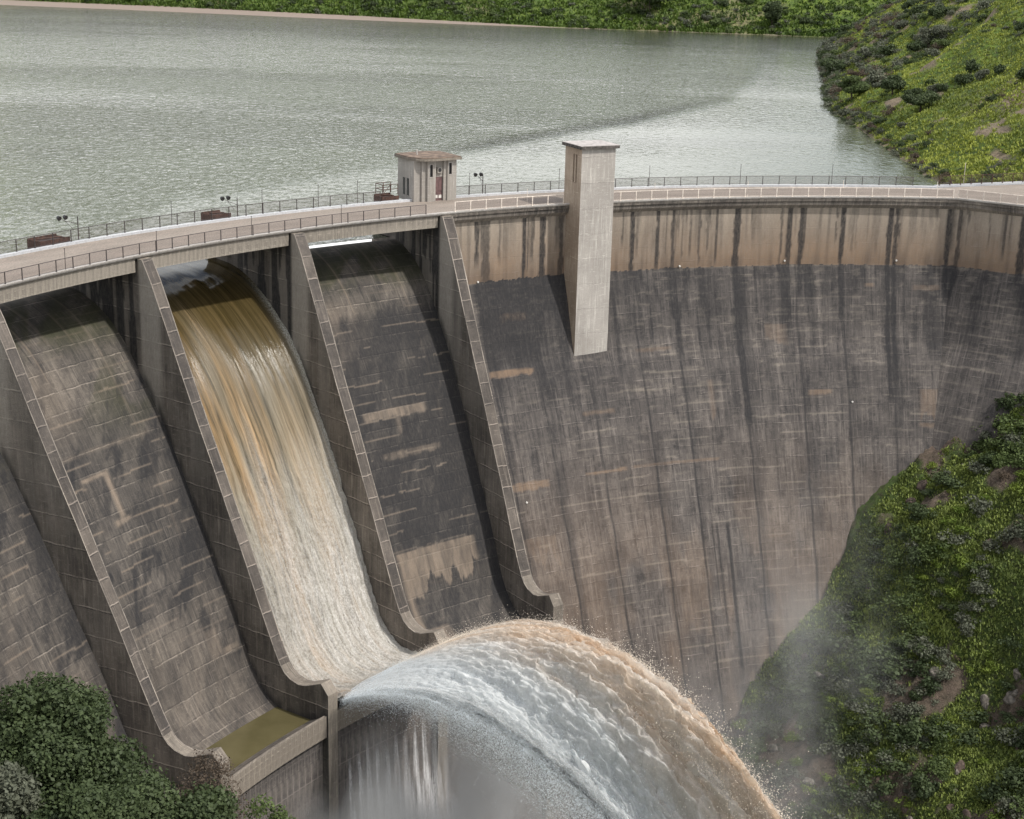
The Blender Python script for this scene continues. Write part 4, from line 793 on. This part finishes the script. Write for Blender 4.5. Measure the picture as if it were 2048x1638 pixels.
def leaf_cloud(name, blobs, n, ls, mat, rs):
    """n leaf quads spread through a union of ellipsoid blobs (centre, radii), thicker near their surface"""
    rg = np.random.default_rng(rs); vol = np.array([b[1][0]*b[1][1]*b[1][2] for b in blobs])**.7; pick = rg.choice(len(blobs), n, p=vol/vol.sum())
    C_ = np.array([b[0] for b in blobs])[pick]; Rd = np.array([b[1] for b in blobs])[pick]; d = rg.normal(size=(n, 3)); d /= np.linalg.norm(d, axis=1)[:, None]
    rad = (rg.random(n)**.33)*(1+.12*rg.normal(size=n)); c = C_+d*Rd*rad[:, None]
    nrm = d+rg.normal(size=(n, 3))*.7+np.array([0, 0, .35]); nrm /= np.linalg.norm(nrm, axis=1)[:, None]; a = np.cross(nrm, rg.normal(size=(n, 3))); a /= np.linalg.norm(a, axis=1)[:, None]; b = np.cross(nrm, a)
    s = ls*(.55+.9*rg.random(n))[:, None]; v = np.stack([c-a*s-b*s*.55, c+a*s*.2-b*s*.75, c+a*s+b*s*.5, c-a*s*.3+b*s*.7], 1).reshape(-1, 3)
    clump = rg.random(len(blobs))[pick]; st = np.clip(.45*clump+.55*rg.random(n), 0, 1); return mesh_from(name, v, np.arange(4*n).reshape(-1, 4), st=np.repeat(np.stack([st, st, st], -1), 4, 0))
def shrub_blobs(rg, w, h, k):
    out = []
    for i in range(k):
        a = rg.random()*6.28; r = w*(.1+.55*rg.random()); z = h*(.25+.55*rg.random()); q = .22+.2*rg.random(); out.append(((r*math.cos(a), r*math.sin(a), z), (w*q*1.1, w*q*1.1, h*q)))
    return out
rg0 = np.random.default_rng(5); SH = {}
for nm, mat, h, ls, n in (('dark', L_dark, 1.0, .075, 1500), ('mid', L_mid, .8, .075, 1400), ('grey', L_grey, .75, .065, 1300), ('bright', L_brt, .6, .07, 1100), ('twig', L_brn, .8, .04, 900)):
    SH[nm] = []
    for j in range(4):
        me = leaf_cloud('shrub', shrub_blobs(rg0, 1.0, h, 11), n, ls, mat, 40+j); me.materials.append(mat); SH[nm].append(me)
def put_shrub(kind, p, s, label, grp, name='shrub', cat='shrub'):
    o = bpy.data.objects.new(name, random.choice(SH[kind])); COL.objects.link(o); o.location = p; o.rotation_euler = (random.uniform(-.2, .2), random.uniform(-.2, .2), random.uniform(0, 6.28)); o.scale = (s, s*random.uniform(.8, 1.2), s*random.uniform(.8, 1.25)); return tag(o, label, cat, grp)
LB = {'dark': ('dark green bush on the steep river bank below the dam', 'dark bushes on the river bank'), 'mid': ('mid green bush on the steep river bank below the dam', 'green bushes on the river bank'), 'grey': ('grey green scrub bush on the steep river bank below the dam', 'grey bushes on the river bank'), 'twig': ('brown leafless scrub on the steep river bank below the dam', 'leafless scrub on the river bank'), 'bright': ('low yellow green bush on the steep river bank below the dam', 'yellow green bushes on the river bank')}
def bank_p(u, v): return Vector((P0[0]+u*EU[0]+v*EV[0], P0[1]+u*EU[1]+v*EV[1], float(bank_z(np.array(u), np.array(v)))))
cnt = 0
while cnt < 95:
    u = random.uniform(2.5, 34); v = random.uniform(0, 52)
    dn = float(fbm(np.array(u*.09), np.array(v*.09), 401))
    if random.random() > (dn-.30)*3: continue
    p = bank_p(u, v)
    kd = random.choices(['dark', 'mid', 'grey', 'bright', 'twig'], (5, 5, 2.5, 2, .7))[0]; s = random.uniform(.7, 2.1)*(1.1 if kd == 'dark' else .85)
    put_shrub(kd, p-Vector((0, 0, .15)), s, *LB[kd]); cnt += 1
LH = {'dark': ('dark olive bush on the grassy hill beside the reservoir', 'dark bushes on the reservoir hill'), 'mid': ('mid green bush on the grassy hill beside the reservoir', 'green bushes on the reservoir hill'), 'grey': ('grey green scrub on the grassy hill beside the reservoir', 'grey scrub on the reservoir hill'), 'twig': ('leafless brown scrub on the grassy hill beside the reservoir', 'leafless scrub on the reservoir hill'), 'bright': ('yellow green bush on the grassy hill beside the reservoir', 'yellow bushes on the reservoir hill')}
cnt = 0
while cnt < 130:
    y = random.uniform(212, 560); d = random.uniform(.3, 52)*(1 if y < 330 else 1.2); x = float(np.interp(y, sy, sx))+d
    if x/y > .36: continue
    near = d < 4; dn = float(fbm(np.array(x*.06), np.array(y*.05), 411))
    if not near and random.random() > (dn-.34)*3.2+(.5 if y > 340 else 0): continue
    kd = random.choices(['dark', 'mid', 'grey', 'bright', 'twig'], (3, 2.5, 4, 1.2, 2.2))[0]; s = random.uniform(.8, 2.2)*(1 if y < 330 else 1.7)
    put_shrub(kd, (x, y, float(hill_z(np.array(x), np.array(y)))-.1), s, *LH[kd]); cnt += 1
LF = {'dark': ('dark bush on the far shore of the reservoir', 'dark bushes on the far shore'), 'mid': ('green bush on the far shore of the reservoir', 'green bushes on the far shore'), 'grey': ('pale grey bush on the far shore of the reservoir', 'grey bushes on the far shore')}
for i in range(70):
    x = random.uniform(-225, 150); d = float(np.interp(x, [-420, -214, -60, 0, 20, 400], [30, 26, 20, 9, 3, 2]))+abs(random.gauss(0, 16))+.5
    y = float(np.interp(x, fx, fy))+d; kd = random.choices(['dark', 'mid', 'grey'], (3, 3, 1.4))[0]
    put_shrub(kd, (x, y, float(far_z(np.array(x), np.array(d)))-.3), random.uniform(1.4, 3.4), *LF[kd])
# trees: trunk, limbs and crown
def make_tree(name, loc, h, w, label, leafm, n, ls, seed, trunk=.25, grp=None, blobs=16, low=.3):
    rg = np.random.default_rng(seed); e = empty(name, loc, label, 'tree', grp); mb = MB(); L = Vector((0, 0, 0)); ends = []
    top = Vector((rg.normal()*.06*h, rg.normal()*.06*h, h*low)); mb.tube(L-Vector((0, 0, .6)), top, trunk, trunk*.7, 8)
    bl = []
    for i in range(blobs):
        a = rg.random()*6.28; r = w*.5*(rg.random()**.5)*.85; z = h*(low+(1-low)*(.12+.78*rg.random()*(1-.5*(r/(w*.5))**2))); c = Vector((r*math.cos(a), r*math.sin(a), z))
        mid = top.lerp(c, .5)+Vector((0, 0, -.06*h)); mb.tube(top, mid, trunk*.4, trunk*.25, 5); mb.tube(mid, c, trunk*.25, trunk*.08, 5); q = (.17+.13*rg.random())*(16/blobs)**.28; bl.append((tuple(c), (w*q, w*q, min(h*(1-low), w)*q*.75)))
    o = mb.build('trunk', M_bark); o.parent = e
    me = leaf_cloud('crown', bl, n, ls, leafm, seed); o = link('crown', me, e, leafm); return e
make_tree('oak_tree', (-33.0, 103, -46), 23.8, 11.5, 'large dark green round tree in the bottom left foreground, tallest there', L_dark, 85000, .135, 1, .3, blobs=60, low=.42)
make_tree('oak_tree', (-22.5, 97, -46), 20.8, 9.5, 'dark green tree low in front of the left pier foot, right of the largest tree', L_dark, 60000, .13, 2, .25, blobs=46, low=.42)
make_tree('oak_tree', (-33.5, 95, -46), 21.3, 8.0, 'grey green tree in the bottom left corner below the largest tree', L_grey, 40000, .14, 3, .25, blobs=36, low=.45)
make_tree('oak_tree', (-27.3, 92, -46), 22.0, 8.0, 'low spreading tree at the bottom edge under the largest tree', L_dark, 50000, .125, 4, .2, blobs=40, low=.45)
make_tree('bare_shrub', (-21.5, 104, -48), 20.5, 5.5, 'thin leafless pale shrub against the pier foot', L_brn, 5200, .07, 5, .10, blobs=34, low=.5)
make_tree('young_tree', (-15.3, 92.0, -46), 21.4, 3.6, 'small light green sapling at the bottom edge under the pool lip', L_mid, 3200, .10, 6, .10, blobs=16, low=.6)
def hz(x, y): return float(hill_z(np.array(x), np.array(y)))
for i, (px, py, yy0, h, w, lab, lm) in enumerate(((1858, 105, 330, 6.5, 6, 'bare branched tree with thin grey crown on the bright grass of the reservoir hill', L_grey), (1300, 25, 606, 15, 15, 'dark oak on the far shore above a rock outcrop', L_dark), (1545, 55, 600, 10, 7, 'dark columnar tree at the far shore near the headland', L_dark), (1840, 225, 285, 5, 6, 'dense dark round tree on the slope above the cove', L_dark), (1785, 190, 300, 4.2, 4, 'dark bushy tree between the shore and the bright grass', L_dark), (1705, 200, 315, 5, 6, 'olive tree leaning over the water at the headland', L_mid))):
    # walk the pixel ray until it meets the ground
    d = F + X*((px-1024)/CF) + U*((819-py)/CF); q = None
    for t_ in np.arange(150, 800, .5):
        q = Vector((0, 0, CH))+d*t_; g_ = hz(q.x, q.y) if py > 70 else float(far_z(np.array(q.x), np.array(q.y-float(np.interp(q.x, fx, fy)))))
        if q.z < g_: break
    make_tree('hill_tree', (q.x, q.y, q.z-.2), h, w, lab, lm, 9000 if lm is not L_grey else 4500, .16 if py > 70 else .35, 60+i, .2, blobs=14, low=.3)
# grass: tufts of blades over the banks, one object each
def tufts(name, P, h, seed, mat):
    rg = np.random.default_rng(seed); n = len(P); k = 6; c = np.repeat(P, k, 0); a = rg.random(n*k)*6.28; r = h*(.5+rg.random(n*k))
    dx, dy = np.cos(a), np.sin(a); o = np.stack([dx, dy, dx*0], -1)*r[:, None]*.5; up = np.zeros_like(o); up[:, 2] = r*(.55+.5*rg.random(n*k)); sd_ = np.stack([-dy, dx, dx*0], -1)*r[:, None]*.28
    c = c+np.stack([rg.normal(size=n*k), rg.normal(size=n*k), np.zeros(n*k)], -1)*h*.8
    v = np.stack([c-sd_, c+sd_, c+sd_*.6+o+up, c-sd_*.6+o+up], 1).reshape(-1, 3); st = np.repeat(np.clip(.45+.22*rg.normal(size=n*k)+1.5*(fbm(c[:, 0]*.09, c[:, 1]*.07, 500)-.5)+.7*(fbm(c[:, 0]*.5, c[:, 1]*.4, 502)-.5), 0, 1), 4)
    o_ = link(name, mesh_from(name, v, np.arange(4*n*k).reshape(-1, 4), st=np.stack([st]*3, -1)), None, mat); tag(o_, kind='stuff'); return o_
G_bank = leaf_mat('bank_grass', (.105, .145, .042), (.30, .36, .09)); G_hill = leaf_mat('hill_grass', (.14, .18, .036), (.38, .42, .075))
n = 110000; u = rng.uniform(-1.5, 60, n); v = rng.uniform(-3, 56, n); keep = fbm(u*.16, v*.2, 120) < .62; u, v = u[keep], v[keep]
tufts('bank_grass', np.stack([P0[0]+u*EU[0]+v*EV[0], P0[1]+u*EU[1]+v*EV[1], bank_z(u, v)-.03], -1), .23, 1, G_bank)
n = 80000; y = 212+rng.random(n)**1.6*350; d = rng.uniform(.8, 62, n); x = np.interp(y, sy, sx)+d; keep = (x/y < .36) & (fbm(x*.22, y*.15, 140) < .67); x, y = x[keep], y[keep]
tufts('hill_grass', np.stack([x, y, hill_z(x, y)-.05], -1), .30, 2, G_hill)
n = 14000; x = rng.uniform(-230, 150, n); bwx = np.interp(x, [-420, -214, -60, 0, 20, 400], [30, 26, 20, 9, 3, 2]); d = bwx+rng.random(n)**1.5*60; 
tufts('shore_grass', np.stack([x, np.interp(x, fx, fy)+d, far_z(x, d)-.1], -1), .9, 3, leaf_mat('shore_grass', (.055, .095, .018), (.13, .20, .035)))
# scrub too dense to count, one mass per slope
def scrub(name, pts, sc, mat, seed, nl=420, ls=.065):
    rg = np.random.default_rng(seed); tm = [leaf_cloud('scrub', shrub_blobs(rg, 1, .8, 8), nl, ls, mat, seed+i) for i in range(3)]; vs = []; ss = []
    for m_ in tm:
        a = np.empty(len(m_.vertices)*3, np.float32); m_.vertices.foreach_get('co', a); vs.append(a.reshape(-1, 3)); c = np.empty(len(m_.vertices)*4, np.float32); m_.color_attributes['st'].data.foreach_get('color', c); ss.append(c.reshape(-1, 4)[:, :3]); bpy.data.meshes.remove(m_)
    V = []; C_ = []
    for p, q in zip(pts, sc):
        i = rg.integers(3); a = rg.random()*6.28; v = vs[i]; V.append(np.stack([(v[:, 0]*math.cos(a)-v[:, 1]*math.sin(a))*q, (v[:, 0]*math.sin(a)+v[:, 1]*math.cos(a))*q, v[:, 2]*q*(.6+.5*rg.random())], -1)+p); C_.append(np.clip(ss[i]*.6+.5*rg.random()-.05, 0, 1))
    V = np.concatenate(V); o = link(name, mesh_from(name, V, np.arange(len(V)).reshape(-1, 4), st=np.concatenate(C_)), None, mat); tag(o, kind='stuff')
def scat_bank(n, off):
    u = rng.uniform(.4, 42, n*6); v = rng.uniform(-8, 56, n*6); k = fbm(u*.13, v*.13, off) > .52; u, v = u[k][:n], v[k][:n]; return np.stack([P0[0]+u*EU[0]+v*EV[0], P0[1]+u*EU[1]+v*EV[1], bank_z(u, v)-.15], -1)
for i, (m_, n_, s0) in enumerate(((L_dark, 240, 1.9), (L_mid, 420, 1.6), (L_grey, 330, 1.4), (L_brt, 300, 1.2))):
    p = scat_bank(n_, 430+i); scrub('bank_scrub', p, s0*(.5+rng.random(len(p))), m_, 600+i)
for i, (m_, n_, s0) in enumerate(((L_dark, 330, 1.1), (L_mid, 420, 1.0), (L_grey, 560, 1.1), (L_brn, 260, .95))):
    y = 212+rng.random(n_*5)**1.3*370; d = rng.uniform(.3, 66, n_*5)*np.where(rng.random(n_*5) < .15, .06, 1); x = np.interp(y, sy, sx)+d; k = (x/y < .37) & ((fbm(x*.07, y*.05, 440) > .53-.11*sm(y, 290, 350)) | (d < 2) | (y > 380)); x, y = x[k][:n_], y[k][:n_]
    scrub('hill_scrub', np.stack([x, y, hill_z(x, y)-.15], -1), s0*(.5+rng.random(len(x)))*(1+(y > 340)*.7), m_, 620+i)
for i, (m_, n_, s0) in enumerate(((L_dark, 240, 2.2), (L_mid, 260, 1.8), (L_grey, 150, 1.6))):
    x = rng.uniform(-235, 150, n_); d = np.interp(x, [-420, -214, -60, 0, 20, 400], [30, 26, 20, 9, 3, 2])+np.abs(rng.normal(0, 20, n_))+.3
    scrub('shore_scrub', np.stack([x, np.interp(x, fx, fy)+d, far_z(x, d)-.3], -1), s0*(.5+rng.random(n_)), m_, 640+i, 150, .12)
# rocks
def rock_mesh(seed, mat):
    import bmesh
    rg = np.random.default_rng(seed); bm = bmesh.new(); bmesh.ops.create_icosphere(bm, subdivisions=3, radius=1); cs = rg.normal(size=(9, 3)); cs /= np.linalg.norm(cs, axis=1)[:, None]
    for v in bm.verts:
        d = np.array(v.co); 
        for c in cs:
            t = d@c; l = .62+.2*rg.random()*0
            if t > l: d = d-(t-l)*c*.9
        v.co = d*(1+.03*rg.normal())
    me = bpy.data.meshes.new('rock'); bm.to_mesh(me); bm.free(); me.materials.append(mat); return me
M_rock = flat_mat('grey_rock', (.13, .115, .10), .95, 0, .55, 2.2); M_rockd = flat_mat('brown_rock', (.085, .062, .05), .95, 0, .5, 2.5)
RK = [rock_mesh(i, M_rock) for i in range(3)]; RD = [rock_mesh(10+i, M_rockd) for i in range(3)]
for i in range(90):
    u = abs(random.gauss(0, 14))+1.0; v = random.uniform(-4, 52)
    if i < 34: u = random.uniform(.3, 3.0); v = random.uniform(14, 50)
    if i > 70: u = random.uniform(20, 36); v = random.uniform(-2, 16)
    brown = i < 34 or random.random() < .6
    o = bpy.data.objects.new('rock', random.choice(RD if brown else RK)); COL.objects.link(o); o.location = bank_p(u, v); s = random.uniform(.25, .9); o.scale = (s*1.3, s, s*.8); o.rotation_euler = (random.random()*6, random.random()*6, random.random()*6)
    tag(o, 'brown angular rock set in the steep bank below the dam' if brown else 'pale grey angular rock set in the steep bank below the dam', 'rock', 'brown rocks in the bank' if brown else 'pale rocks in the bank')
